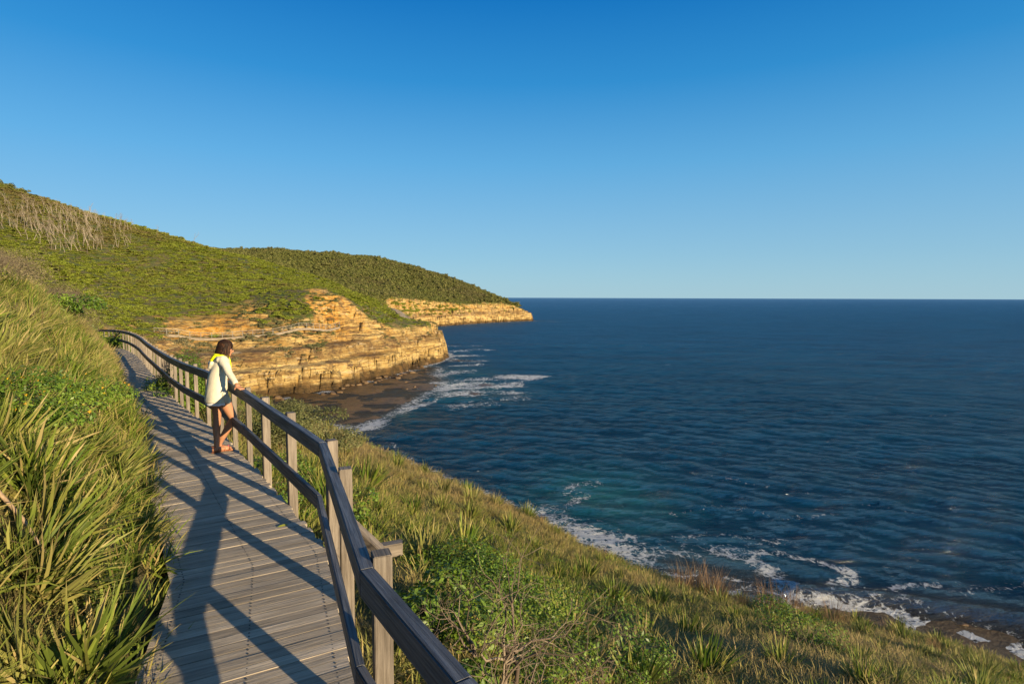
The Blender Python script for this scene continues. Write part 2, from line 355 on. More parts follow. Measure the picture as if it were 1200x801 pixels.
# ------------------------------------------------------------------ sea
def sea_material():
    m, nt, b, out = mat('sea_water'); g = N(nt)
    pos = g.n('ShaderNodeNewGeometry').outputs['Position']
    foam = g.attr('foam').outputs['Fac']; teal = g.attr('teal').outputs['Fac']; shoal = g.attr('shoal').outputs['Fac']; chop = g.attr('far').outputs['Fac']
    big = g.noise(g.mapping(pos, (.012, .03, 1)), 1.0, 4, .6)
    deep = g.ramp(big, [(.3, (.002, .036, .078)), (.7, (.004, .064, .125))])
    strk = g.noise(g.mapping(pos, (.02, .10, 1), (0, 0, .12)), 1.0, 8, .72, .4)
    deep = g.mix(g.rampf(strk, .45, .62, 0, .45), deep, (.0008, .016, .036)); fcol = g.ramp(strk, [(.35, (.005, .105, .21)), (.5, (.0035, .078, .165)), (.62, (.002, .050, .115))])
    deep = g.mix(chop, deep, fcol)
    c = g.mix(g.math('MULTIPLY', teal, .85, True), deep, (.015, .13, .15))
    c = g.mix(g.math('MULTIPLY', shoal, g.rampf(g.noise(pos, .6, 5, .6), .3, .6, .55, 1), True), c, (.075, .055, .028))
    # lacy foam
    w = g.noise(pos, .35, 3, .6); wv = g.n('ShaderNodeVectorMath', operation='MULTIPLY_ADD'); g.l(pos, wv.inputs[0]); wv.inputs[1].default_value = (1, 1, 1)
    nn = g.n('ShaderNodeTexNoise'); nn.inputs['Scale'].default_value = .5; nn.inputs['Detail'].default_value = 4; g.l(pos, nn.inputs['Vector'])
    sc_ = g.n('ShaderNodeVectorMath', operation='SCALE'); g.l(nn.outputs['Color'], sc_.inputs[0]); sc_.inputs['Scale'].default_value = 2.6; g.l(sc_.outputs[0], wv.inputs[2])
    def lace(scale):
        vo = g.n('ShaderNodeTexVoronoi', feature='DISTANCE_TO_EDGE'); vo.inputs['Scale'].default_value = scale; g.l(wv.outputs[0], vo.inputs['Vector'])
        return g.rampf(vo.outputs['Distance'], 0, .30, 1, 0)
    lc = g.math('MAXIMUM', lace(.75), g.math('MULTIPLY', lace(2.1), .8))
    lc = g.math('ADD', lc, g.rampf(g.noise(pos, 3.5, 4, .7), .3, .8, -.45, .35))
    f = g.math('ADD', g.math('MULTIPLY', foam, 1.15), g.math('SUBTRACT', g.math('MULTIPLY', lc, .95), 1.12))
    f = g.math('ADD', f, g.rampf(g.noise(pos, .8, 5, .7), .3, .7, -.32, .22))
    f = g.rampf(f, 0, .35, 0, 1)
    f.node.clamp = True
    col = g.mix(f, c, (.78, .80, .80)); g.l(col, b.inputs['Base Color'])
    g.l(g.math('MAXIMUM', g.rampf(f, 0, 1, .06, .7), g.math('MULTIPLY', chop, .30)), b.inputs['Roughness']); b.inputs['IOR'].default_value = 1.33
    g.l(g.rampf(chop, 0, 1, .36, .30), b.inputs['Specular IOR Level'])
    h1 = g.noise(g.mapping(pos, (.8, 1.7, 1), (0, 0, .32)), 1.0, 7, .72, .5)
    h2 = g.noise(g.mapping(pos, (.75, 1.6, 1), (0, 0, -.1)), .26, 6, .62, .4)
    h3 = g.noise(g.mapping(pos, (.8, 2.0, 1), (0, 0, .15)), .045, 5, .6, .3)
    fh = g.bump(f, .9, .10)
    h0 = g.noise(g.mapping(pos, (.9, 1.7, 1), (0, 0, -.15)), 2.6, 4, .6, .3)
    rdg = lambda n_: g.math('SUBTRACT', 1.0, g.math('MULTIPLY', g.math('ABSOLUTE', g.math('SUBTRACT', n_, .5)), 2.6))
    h0 = rdg(h0); h1 = rdg(h1); h2 = g.math('ADD', g.math('MULTIPLY', h2, .5), g.math('MULTIPLY', rdg(h2), .5))
    n0 = g.bump(h0, 1.0, .10, fh); n1 = g.bump(h1, 1.0, .50, n0); n2 = g.bump(h2, .9, 1.3, n1); n3 = g.bump(h3, .7, 3.0, n2); g.l(n3, b.inputs['Normal'])
    # water body plus a sky reflection held below the mirror value, as on wind-roughened sea
    b.inputs['Specular IOR Level'].default_value = 0
    for lk in list(nt.links):
        if lk.to_socket == b.inputs['Specular IOR Level'] or lk.to_socket == b.inputs['Roughness']: nt.links.remove(lk)
    b.inputs['Roughness'].default_value = .8
    gl = g.n('ShaderNodeBsdfGlossy'); gl.inputs['Color'].default_value = (.80, .92, 1, 1); g.l(g.rampf(chop, 0, 1, .07, .32), gl.inputs['Roughness']); g.l(n3, gl.inputs['Normal'])
    fr = g.n('ShaderNodeFresnel'); fr.inputs['IOR'].default_value = 1.33; g.l(n3, fr.inputs['Normal'])
    fac = g.math('MULTIPLY', g.math('MULTIPLY', fr.outputs[0], g.rampf(chop, 0, 1, .85, .50)), g.math('SUBTRACT', 1.0, g.math('MULTIPLY', f, .9)), True)
    mx = g.n('ShaderNodeMixShader'); g.l(fac, mx.inputs[0]); g.l(b.outputs[0], mx.inputs[1]); g.l(gl.outputs[0], mx.inputs[2]); g.l(mx.outputs[0], out.inputs[0])
    return m
def geo(a, b, s0, k):
    out = [a]; s = s0
    while out[-1] < b: out.append(out[-1] + s); s *= k
    return out
sx = np.array([-x for x in geo(62, 30000, 1, 1.25)][::-1] + list(grid_lines([(-61, -35, 1.0), (-35, 60, .45), (60, 140, 1.0)])) + geo(141, 30000, 1.2, 1.12))
sy = np.array([-x for x in geo(1, 20000, 20, 1.4)][::-1] + list(grid_lines([(0, 14, 4), (14, 75, .4), (75, 220, .6)])) + geo(221, 40000, .9, 1.03))
SXg, SYg = np.meshgrid(sx, sy)
wz = np.zeros(SXg.shape); wr = random.Random(5)
cell = np.maximum(np.gradient(sx)[None, :] + 0 * SXg, np.gradient(sy)[:, None] + 0 * SXg)
for k in range(46):
    lam = 1.5 * (11 / 1.5) ** (k / 45.); th = R(248 + wr.gauss(0, 30)); kx, ky = math.cos(th) * 6.283 / lam, math.sin(th) * 6.283 / lam
    amp = .0075 * lam ** .35; ph = wr.uniform(0, 6.28)
    p = SXg * kx + SYg * ky + ph + .8 * fbm(SXg * .03, SYg * .03, 80 + k, 2)
    wz += amp * (np.sin(p) + .28 * np.cos(2 * p)) * np.clip(lam / (cell * 3.2) - .6, 0, 1)
wz += .10 * np.sin((SXg * math.cos(R(240)) + SYg * math.sin(R(240))) * 6.283 / 26 + 2.5 * fbm(SXg * .012, SYg * .012, 79, 2)) * np.clip(26 / (cell * 4) - .6, 0, 1)
sd2 = shelfD(SXg, SYg); cd2 = coastD(SXg, SYg)
calm = np.clip(1 - sstep(-4, 3, np.maximum(sd2, cd2)), .18, 1)
wz *= calm * 1.25
# a smooth swell sliding over the ledge at the right
swp, _, _ = seg_dist(SXg, SYg, [(19, 36), (24, 35), (30, 33), (38, 29.5), (46, 26)])
wz += .55 * np.exp(-(swp / 1.1) ** 2)
FO = np.zeros(SXg.shape); TE = np.zeros(SXg.shape)
def fpatch(P, w, a):
    global FO
    d, _, _ = seg_dist(SXg, SYg, P); n = fbm(SXg * .35, SYg * .35, 91, 3)
    n2 = fbm(SXg * .16 + 7, SYg * .16, 97, 3); FO = np.maximum(FO, a * np.exp(-(d / (w * (1 + .8 * n))) ** 2) * np.clip(.92 + (.9 if w > 1.2 else .2) * n2, .3, 1.12))
near_edge = np.exp(-((cd2 + 1.2) / 1.6) ** 2)
FO = np.maximum(FO, .8 * near_edge * (SYg > 100) * (SYg < 230) + .75 * near_edge * (SYg > 400))
FO = np.maximum(FO, .8 * np.exp(-((sd2 + .8) / 2.2) ** 2) * (SYg > 80) * (SYg < 240) * (.75 + .5 * fbm(SXg * .2, SYg * .2, 95, 3)))
FO = np.maximum(FO, .85 * np.exp(-((cd2 + 1.5) / 2.0) ** 2) * (SYg < 60) * sstep(4, 12, SXg + 8))
fpatch([(-21.5, 82), (-20.5, 88), (-18, 97), (-15.5, 104), (-13, 109), (-8, 113)], 2.0, .98)
fpatch([(-23, 80), (-22, 76), (-21, 71), (-19, 66)], 2.4, .66)
fpatch([(-17, 118), (-12, 120), (-6, 121), (-1, 124), (3, 133), (6, 138)], 3.6, .92)
fpatch([(-17, 128), (-12, 132), (-5, 134), (3, 139)], 4.0, .90)
fpatch([(-18, 140), (-14, 146), (-10, 150)], 4.0, .8)
fpatch([(-17, 160), (-10, 163)], 3.0, .6); fpatch([(-19, 186), (-13, 190)], 4.0, .8); fpatch([(-20, 205), (-10, 208)], 5.0, .7); fpatch([(-22, 225), (-14, 228)], 5.0, .6)
fpatch([(-10, 100), (-4, 105), (2, 108)], 3.5, .6); fpatch([(-12, 112), (-5, 116), (0, 116)], 4, .75); fpatch([(-14, 124), (-8, 127)], 4, .8)
fpatch([(22, 464), (34, 460), (42, 462)], 5, .7)
fpatch([(5.5, 56), (7, 58), (9, 58.5)], 1.1, .60); fpatch([(4.6, 50.5), (6, 53), (7.5, 55)], .9, .58); fpatch([(1.5, 51), (3.5, 48), (6, 45), (8.6, 42), (10, 39.5)], 2.0, .92); fpatch([(7, 46), (9.5, 44.5), (11.5, 42)], 1.0, .66); fpatch([(-16, 74), (-12, 66), (-7, 60), (-2, 54), (2, 50)], 1.0, .6)
fpatch([(12, 43.5), (14, 45), (17, 45.5), (20, 44), (22, 44.5)], 1.3, .70)
fpatch([(16, 42), (17.5, 41), (18.5, 38.8), (18.3, 36), (16.5, 34.2), (15.5, 33)], 1.15, .92)
fpatch([(17.5, 41.2), (20, 41.8), (22.5, 40.6), (24, 39), (23.5, 37.6), (22, 37.2)], .85, .86)
fpatch([(10, 38.5), (12, 38.2), (14, 38.4), (15.6, 37.6)], .35, .9); fpatch([(9, 35.8), (11, 36)], .4, .8)
fpatch([(18.6, 35.2), (21, 34.2), (24, 32.6), (27, 30.6), (29.5, 28), (31, 25)], 1.2, .93); fpatch([(14, 41), (11, 42.5), (8, 42.5)], .8, .7); fpatch([(16.2, 37), (14.5, 36), (12.5, 36.5)], .7, .8)
fpatch([(20.5, 35.8), (23, 35), (26, 33.6), (29, 31.5)], .3, .62); fpatch([(25, 34.6), (25.5, 36.8), (27, 37.2), (29, 37)], .35, .78)
fpatch([(29, 36), (32, 36.5), (36, 38), (41, 40)], .5, .55); fpatch([(22, 60), (28, 56), (36, 50)], .5, .42)
fpatch([(14, 50), (20, 52), (24, 49), (30, 50)], .6, .48)
for k in range(60):
    x, y = wr.uniform(-15, 240), wr.uniform(62, 420); L = wr.uniform(1, 5)
    if x > y * .95: continue
    fpatch([(x, y), (x + L, y - L * .25)], .4, wr.uniform(.3, .55))
def tpatch(x, y, rx, ry, a):
    global TE
    TE = np.maximum(TE, a * np.exp(-((SXg - x) / rx) ** 2 - ((SYg - y) / ry) ** 2) * (1 + .5 * fbm(SXg * .15, SYg * .15, 93, 3)))
tpatch(8.5, 54, 7, 9, 1.25); tpatch(14, 41, 6, 3, .4); tpatch(-12, 118, 13, 18, .8); tpatch(-18, 92, 6, 8, .5); tpatch(-13, 142, 10, 14, .55)
SHO = np.clip(np.where(SYg > 60, sstep(-1.5, 1.5, sd2) * .9, .85 * sstep(-2.5, 2, sd2)), 0, 1)
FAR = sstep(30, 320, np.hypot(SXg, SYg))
sme = mesh_grid('sea', sx, sy, wz + SEA, mask=cd2 < 12, attrs={'foam': FO, 'teal': TE, 'shoal': SHO, 'far': FAR})
sea = link('sea', sme, sea_material()); tag(sea, kind='structure')

# ------------------------------------------------------------------ world, sun, camera
def sky_colour(nt, src, dst):
    """clear-air gradient of the photographed sky over the Nishita model: pale at the horizon, saturated overhead"""
    g = N(nt); d = g.n('ShaderNodeTexCoord').outputs['Generated']; s_ = g.n('ShaderNodeSeparateXYZ'); g.l(d, s_.inputs[0])
    k = 1 / (.11 * 1.80)
    rp = g.ramp(s_.outputs['Z'], [(0, tuple(c * k / 8 for c in (.39, .60, .71))), (.07, tuple(c * k / 8 for c in (.29, .53, .70))), (.22, tuple(c * k / 8 for c in (.125, .415, .71))), (.34, tuple(c * k / 8 for c in (.030, .275, .62))), (.46, tuple(c * k / 8 for c in (.002, .165, .51))), (.60, tuple(c * k / 8 for c in (.05, .165, .40))), (1, tuple(c * k / 8 for c in (.09, .17, .33)))])
    sc_ = g.n('ShaderNodeVectorMath', operation='SCALE'); g.l(rp, sc_.inputs[0]); sc_.inputs['Scale'].default_value = 8
    tm = g.mix(1.0, src, (.62, .93, 1.22), 'MULTIPLY')
    g.l(g.mix(.88, tm, sc_.outputs[0]), dst)

SUN_EL, SUN_AZ = 11.3, 131.5           # azimuth clockwise from +Y: behind the camera, to the right
w = bpy.data.worlds.new('World'); sc.world = w; w.use_nodes = True; nt = w.node_tree; nt.nodes.clear()
sky = nt.nodes.new('ShaderNodeTexSky'); sky.sky_type = 'NISHITA'; sky.sun_disc = False; sky.sun_elevation = R(SUN_EL); sky.sun_rotation = R(SUN_AZ)
sky.air_density = 1.0; sky.dust_density = .4; sky.ozone_density = 3.5; sky.altitude = 20
hs = nt.nodes.new('ShaderNodeHueSaturation'); hs.inputs['Saturation'].default_value = 1.15; hs.inputs['Hue'].default_value = .5
bg = nt.nodes.new('ShaderNodeBackground'); bg.inputs[1].default_value = .11
ow = nt.nodes.new('ShaderNodeOutputWorld'); nt.links.new(sky.outputs[0], hs.inputs['Color']); sky_colour(nt, hs.outputs[0], bg.inputs[0]); nt.links.new(bg.outputs[0], ow.inputs[0])
sl = bpy.data.lights.new('sun', 'SUN'); sl.energy = 5.0; sl.angle = R(.5); sl.color = (1.0, .79, .50)
so = bpy.data.objects.new('sun', sl); COL.objects.link(so)
sdir = Vector((math.sin(R(SUN_AZ)) * math.cos(R(SUN_EL)), math.cos(R(SUN_AZ)) * math.cos(R(SUN_EL)), math.sin(R(SUN_EL))))
so.rotation_euler = sdir.to_track_quat('Z', 'Y').to_euler(); so.location = (5, -5, 20)
cd = bpy.data.cameras.new('camera'); cam = bpy.data.objects.new('camera', cd); COL.objects.link(cam)
cd.lens = 20.0; cd.sensor_width = 36; cd.clip_start = .05; cd.clip_end = 60000
cam.location = (0, 0, 2.3)
cam.rotation_euler = (Matrix.Rotation(R(90 - 4.47), 3, 'X') @ Matrix.Rotation(R(.19), 3, 'Z')).to_euler()
sc.camera = cam
vs = sc.view_settings; vs.view_transform = 'Standard'; vs.look = 'None'; vs.exposure = .85; vs.gamma = 1
sc.cycles.max_bounces = 6; sc.cycles.diffuse_bounces = 2; sc.cycles.glossy_bounces = 2; sc.cycles.transmission_bounces = 3; sc.cycles.transparent_max_bounces = 4
sc.cycles.use_denoising = True; sc.cycles.use_adaptive_sampling = True
# ------------------------------------------------------------------ boardwalk
class MB:
    """collects faces with a uv and a per-piece random value"""
    def __init__(s): s.v = []; s.f = []; s.uv = []; s.r = []
    def box(s, c, ax, ay, az, hx, hy, hzz, r=None):
        """c centre; ax,ay,az unit axes; half sizes; uv runs along ax"""
        r = rnd.random() if r is None else r; o = len(s.v); ou, ov = rnd.random() * 50, rnd.random() * 50
        cs = []
        for i in (-1, 1):
            for j in (-1, 1):
                for k in (-1, 1): cs.append(c + ax * (i * hx) + ay * (j * hy) + az * (k * hzz)); s.r.append(r)
        s.v += cs
        for q, (p1, p2) in (((0, 1, 3, 2), 'yz'), ((4, 6, 7, 5), 'yz'), ((0, 4, 5, 1), 'xz'), ((2, 3, 7, 6), 'xz'), ((0, 2, 6, 4), 'xy'), ((1, 5, 7, 3), 'xy')):
            s.f.append([o + i for i in q])
            for i in q:
                x = (i >> 2) * 2 * hx; y = ((i >> 1) & 1) * 2 * hy; z = (i & 1) * 2 * hzz
                if p1 == 'x': s.uv.append((ou + x, ov + (z if p2 == 'z' else y)))
                else: s.uv.append((ou + y * .1, ov + z))
    def prism(s, prof_a, prof_b, r=None):
        """two matching end loops joined"""
        r = rnd.random() if r is None else r; o = len(s.v); n = len(prof_a); ou, ov = rnd.random() * 50, rnd.random() * 50
        L = (sum(prof_b, Vector()) / n - sum(prof_a, Vector()) / n).length
        s.v += list(prof_a) + list(prof_b); s.r += [r] * (2 * n)
        pv = 0
        for i in range(n):
            j = (i + 1) % n; w = (prof_a[j] - prof_a[i]).length
            s.f.append([o + i, o + j, o + n + j, o + n + i]); s.uv += [(ou, ov + pv), (ou, ov + pv + w), (ou + L, ov + pv + w), (ou + L, ov + pv)]; pv += w
        s.f.append([o + i for i in range(n)][::-1]); s.uv += [(ou + .01 * i, ov) for i in range(n)]
        s.f.append([o + n + i for i in range(n)]); s.uv += [(ou + .01 * i, ov) for i in range(n)]
    def build(s, name, m, parent=None, bevel=0, smooth=False):
        me = bpy.data.meshes.new(name); me.from_pydata([tuple(v) for v in s.v], [], s.f)
        uvl = me.uv_layers.new(name='uv'); uvl.data.foreach_set('uv', np.array(s.uv, np.float32).ravel())
        a = me.attributes.new('rnd', 'FLOAT', 'POINT'); a.data.foreach_set('value', np.array(s.r, np.float32))
        bm = bmesh.new(); bm.from_mesh(me); bmesh.ops.recalc_face_normals(bm, faces=bm.faces)
        if bevel: bmesh.ops.bevel(bm, geom=list(bm.edges), offset=bevel, segments=2, affect='EDGES', clamp_overlap=True)
        bm.to_mesh(me); bm.free()
        if smooth: me.shade_smooth()
        return link(name, me, m, parent)

UP = Vector((0, 0, 1))
M_deck = wood_material('weathered_deck_timber', (.32, .27, .205), (.46, .39, .30), .8, .2, (2.5, 60))
M_rail = wood_material('oiled_rail_timber', (.072, .074, .080), (.155, .158, .168), .55, .45, (2.0, 55))
M_post = wood_material('weathered_post_timber', (.15, .125, .10), (.24, .205, .165), .8, .25, (3, 55))
rail_pts = [Vector((x, y, z)) for (x, y), z in zip(RAIL, RAILZ)]
# smoothed line for the far, curving part; sharp kinks near
def resample(P, step):
    out = [P[0]]; 
    for a, b in zip(P[:-1], P[1:]):
        L = (b - a).length; n = max(1, round(L / step))
        out += [a.lerp(b, k / n) for k in range(1, n + 1)]
    return out
def offset_line(P, d):
    out = []
    for i, p in enumerate(P):
        a = (P[i] - P[i - 1]) if i > 0 else (P[1] - P[0]); b = (P[i + 1] - P[i]) if i < len(P) - 1 else a
        a = Vector((a.x, a.y, 0)).normalized(); b = Vector((b.x, b.y, 0)).normalized()
        na = Vector((a.y, -a.x, 0)); nb = Vector((b.y, -b.x, 0)); m_ = (na + nb).normalized(); k = d / max(.5, m_.dot(na))
        out.append(p + m_ * k)
    return out
far_pts = rail_pts[4:]
for _ in range(1):   # Chaikin on the far curve
    q = [far_pts[0]]
    for a, b in zip(far_pts[:-1], far_pts[1:]): q += [a.lerp(b, .25), a.lerp(b, .75)]
    q.append(far_pts[-1]); far_pts = q
line = rail_pts[:4] + far_pts
right = offset_line(line, .02); left = offset_line(line, -1.20)
mb = MB()
pitch = .104
for (ra, rb), (la, lb) in zip(zip(right[:-1], right[1:]), zip(left[:-1], left[1:])):
    L = ((ra - rb).length + (la - lb).length) / 2; n = max(1, round(L / pitch))
    for k in range(n):
        g_ = .032
        a0, a1 = k / n + g_ / n, (k + 1) / n - g_ / n
        dz = Vector((0, 0, rnd.uniform(-.003, .002))); ex = rnd.uniform(-.02, .03)
        r0, r1, l0, l1 = ra.lerp(rb, a0), ra.lerp(rb, a1), la.lerp(lb, a0), la.lerp(lb, a1)
        ax = (r0 - l0).normalized(); r0 = r0 + ax * ex + dz; r1 = r1 + ax * ex + dz; l0 = l0 + dz; l1 = l1 + dz
        d = Vector((0, 0, -.035))
        mb.prism([l0, l1, l1 + d, l0 + d], [r0, r1, r1 + d, r0 + d])
deck = mb.build('boardwalk_path', M_deck); tag(deck, 'grey weathered timber plank boardwalk curving along the bank', kind='structure')
mb = MB()
for ln in (offset_line(line, -.10), offset_line(line, -.65), offset_line(line, -1.12)):
    for a, b in zip(ln[:-1], ln[1:]):
        d = (b - a).normalized(); n_ = d.cross(UP).normalized(); dn = Vector((0, 0, -.037)); dd_ = Vector((0, 0, -.2))
        mb.prism([a + n_ * .035 + dn, a - n_ * .035 + dn, a - n_ * .035 + dd_, a + n_ * .035 + dd_], [b + n_ * .035 + dn, b - n_ * .035 + dn, b - n_ * .035 + dd_, b + n_ * .035 + dd_])
joist = mb.build('boardwalk_path_bearers', M_post); tag(joist, kind='structure')

mb = MB()
for (ra, rb), (la, lb) in zip(zip(right[:-1], right[1:]), zip(left[:-1], left[1:])):
    if ra.y > 13 or rb.y < 1: continue
    L = ((ra - rb).length + (la - lb).length) / 2; n = max(1, round(L / pitch))
    for k in range(n):
        a = (k + .5) / n; r0, l0 = ra.lerp(rb, a), la.lerp(lb, a); t_ = (rb - ra).normalized()
        for fr in (.08, .5, .92):
            for sg in (-.022, .022): mb.box(l0.lerp(r0, fr) + t_ * sg + Vector((0, 0, .0005)), Vector((1, 0, 0)), Vector((0, 1, 0)), UP, .0045, .0045, .002, .5)
scr = mb.build('boardwalk_path_screws', plain('dull_steel', (.06, .055, .05), .6, .5)); tag(scr, kind='structure')

rroot = empty('handrail', (line[0].x, line[0].y, 0), 'dark timber two-rail handrail on grey posts along the boardwalk edge', 'handrail')
def rl(o): o.matrix_parent_inverse = Matrix.Translation(-rroot.location); return o
def rail_run(P, z0, z1, half, off, name, tilt=0):
    """one plank per straight piece, mitred where they meet"""
    O = offset_line(P, off + half); I = offset_line(P, off - half)
    i = 0
    while i < len(P) - 1:
        mb = MB(); j = i + 1
        mb_ = 0
        # on the fine far curve join pieces up to about two metres into one plank
        L = (P[j] - P[i]).length
        while j < len(P) - 1 and L < 1.6 and i >= 3: j += 1; L += (P[j] - P[j - 1]).length
        r = rnd.random()
        for k in range(i, j):
            a0, a1, b0, b1 = I[k], O[k], I[k + 1], O[k + 1]
            mb.prism([a0 + UP * z0, a1 + UP * z0, a1 + UP * z1, a0 + UP * z1], [b0 + UP * z0, b1 + UP * z0, b1 + UP * z1, b0 + UP * z1], r)
        rl(mb.build(name, M_rail, rroot, bevel=.006 if i < 4 else 0)); i = j
rail_run(line, .87, 1.005, .035, 0, 'top_rail')
rail_run(line, .40, .53, .022, -.040, 'mid_rail')
# posts: the spots seen in the photo near the camera, then about one a metre
posts = []
def on_line(y):
    for a, b in zip(line[:-1], line[1:]):
        if a.y <= y <= b.y: t = (y - a.y) / (b.y - a.y); p = a.lerp(b, t); d = (b - a); d.z = 0; return p, d.normalized()
yy = [-.9, .3, 1.35, 2.72, 4.12, 5.02, 6.15, 7.15, 8.0]
y_ = 8.85
while y_ < 36: yy.append(y_); y_ += .83
for y in yy:
    q = on_line(y)
    if not q: continue
    p, d = q; n_ = Vector((d.y, -d.x, 0)); c = p + n_ * .085
    mb = MB(); top = 1.02 + rnd.uniform(-.012, .015); zb = float(hz(c.x, c.y)) - .3 - p.z
    mb.box(Vector((c.x, c.y, p.z + (top + zb) / 2)), UP, d, n_, (top - zb) / 2, .046 if y < 8 else .034, .046 if y < 8 else .034)
    rl(mb.build('post', M_post, rroot, bevel=.004 if y < 14 else 0))
# short weathered strut and block on the slope beside the deck
mb = MB(); a = Vector((-1.98, 6.15, -.05)); b = Vector((-1.42, 5.86, -.40)); d = (b - a).normalized(); n_ = d.cross(UP).normalized()
mb.box((a + b) / 2, d, n_, n_.cross(d), (a - b).length / 2 + .05, .05, .075)
sroot = empty('timber_strut', (-1.6, 6, -.6), 'grey timber strut and block lying on the slope just outside the boardwalk railing', 'timber')
o = mb.build('strut', M_post, sroot, bevel=.006); o.matrix_parent_inverse = Matrix.Translation(-sroot.location)
mb = MB(); c = Vector((-1.29, 5.93, -.40)); mb.box(c, Vector((.97, .2, .1)).normalized(), Vector((-.2, .97, 0)).normalized(), UP, .12, .06, .07)
o = mb.build('block', M_post, sroot, bevel=.008); o.matrix_parent_inverse = Matrix.Translation(-sroot.location)
# ------------------------------------------------------------------ vegetation
PROTO = []
def attr_mesh(name, V, F, rndv, tv, mats, mi=None):
    me = bpy.data.meshes.new(name)
    V = np.asarray(V, np.float32); F = np.asarray(F, np.int32)
    me.vertices.add(len(V)); me.vertices.foreach_set('co', V.ravel())
    me.loops.add(F.size); me.loops.foreach_set('vertex_index', F.ravel())
    me.polygons.add(len(F)); me.polygons.foreach_set('loop_start', np.arange(0, F.size, F.shape[1], dtype=np.int32))
    for k, v in (('rnd', rndv), ('t', tv)):
        a = me.attributes.new(k, 'FLOAT', 'POINT'); a.data.foreach_set('value', np.asarray(v, np.float32))
    for m in (mats if isinstance(mats, (list, tuple)) else [mats]): me.materials.append(m)
    if mi is not None: me.polygons.foreach_set('material_index', np.asarray(mi, np.int32))
    me.update(calc_edges=True)
    return me
def blades_arr(n, rad, ln, wd, lean, droop, segs, seed, lean0=0.0, az0=None, azs=None, wpow=.7):
    """ribbon leaves fanning from a base: returns V,F,rnd,t"""
    g = np.random.default_rng(seed)
    az = g.uniform(0, 2 * np.pi, n) if az0 is None else g.normal(az0, azs, n)
    L = ln * g.uniform(.55, 1.15, n); W = wd * g.uniform(.7, 1.25, n)
    th = lean0 + (lean - lean0) * g.random(n) ** .8; dr = droop * g.uniform(.3, 1.3, n)
    br = rad * np.sqrt(g.random(n)); baz = az + g.normal(0, .6, n)
    bx, by = br * np.cos(baz), br * np.sin(baz)
    tw = g.uniform(-.9, .9, n)
    V = np.zeros((n, segs + 1, 2, 3)); T = np.zeros((n, segs + 1, 2))
    px, pz = np.zeros(n), np.zeros(n); a = th.copy()
    for s in range(segs + 1):
        t = s / segs
        w = W * np.where(t < .15, .8 + 1.3 * t, (1 - ((t - .15) / .85) ** (1 / wpow * 1.6)) * 1.0 + .02) * .5
        sx_, sy_ = -np.sin(az + tw * .5), np.cos(az + tw * .5)
        cx = bx + px * np.cos(az); cy = by + px * np.sin(az)
        for k, sg in enumerate((-1, 1)):
            V[:, s, k, 0] = cx + sg * w * sx_; V[:, s, k, 1] = cy + sg * w * sy_; V[:, s, k, 2] = pz + sg * w * np.sin(tw) * .5
        T[:, s] = t
        st = L / segs; px = px + st * np.sin(a); pz = pz + st * np.cos(a); a = np.minimum(a + dr * (.5 + t) / segs * 1.6, 2.4)
    base = (np.arange(n) * (segs + 1) * 2)[:, None]
    F = np.concatenate([base + np.array([[2 * s, 2 * s + 1, 2 * s + 3, 2 * s + 2]]) for s in range(segs)], 0)
    r = np.repeat(g.random(n), (segs + 1) * 2)
    return V.reshape(-1, 3), F, r, T.ravel()
def join_arr(parts):
    V, F, r, t = [], [], [], []; o = 0
    for a, b, c, d in parts:
        V.append(a); F.append(b + o); r.append(c); t.append(d); o += len(a)
    return np.concatenate(V), np.concatenate(F), np.concatenate(r), np.concatenate(t)
def leaves_arr(n, radii, size, seed, lobes=6, up=.5, hollow=.55, zf=.75, wid=.5):
    """ovate leaves (one folded quad each) clustered in uneven lobes"""
    g = np.random.default_rng(seed)
    lc = g.normal(0, .42, (lobes, 3)); lc[:, 2] = np.abs(lc[:, 2]) * .8 + .25; lr = g.uniform(.32, .6, lobes)
    k = g.integers(0, lobes, n); d = g.normal(0, 1, (n, 3)); d[:, 2] = np.abs(d[:, 2]) * .9 - .15; d /= np.linalg.norm(d, axis=1)[:, None]
    rr = hollow + (1 - hollow) * g.random(n) ** .6
    c = (lc[k] + d * (lr[k] * rr)[:, None]) * np.array(radii); c[:, 2] = np.maximum(c[:, 2], .02)
    nrm = d * .7 + g.normal(0, .55, (n, 3)); nrm[:, 2] += up; nrm /= np.linalg.norm(nrm, axis=1)[:, None]
    a = np.cross(nrm, g.normal(0, 1, (n, 3))); a /= np.linalg.norm(a, axis=1)[:, None]; b = np.cross(nrm, a)
    s = (size * g.uniform(.6, 1.35, n))[:, None]
    V = np.stack([c - a * s, c - b * s * wid + nrm * s * .12, c + a * s, c + b * s * wid + nrm * s * .12], 1).reshape(-1, 3)
    F = np.arange(n * 4).reshape(n, 4)
    lobe_r = g.random(lobes)[k]; r = np.repeat(np.clip(.55 * lobe_r + .45 * g.random(n), 0, 1), 4)
    t = np.tile([0, .3, .6, .3], n) * 0 + .3
    return V, F, r, t
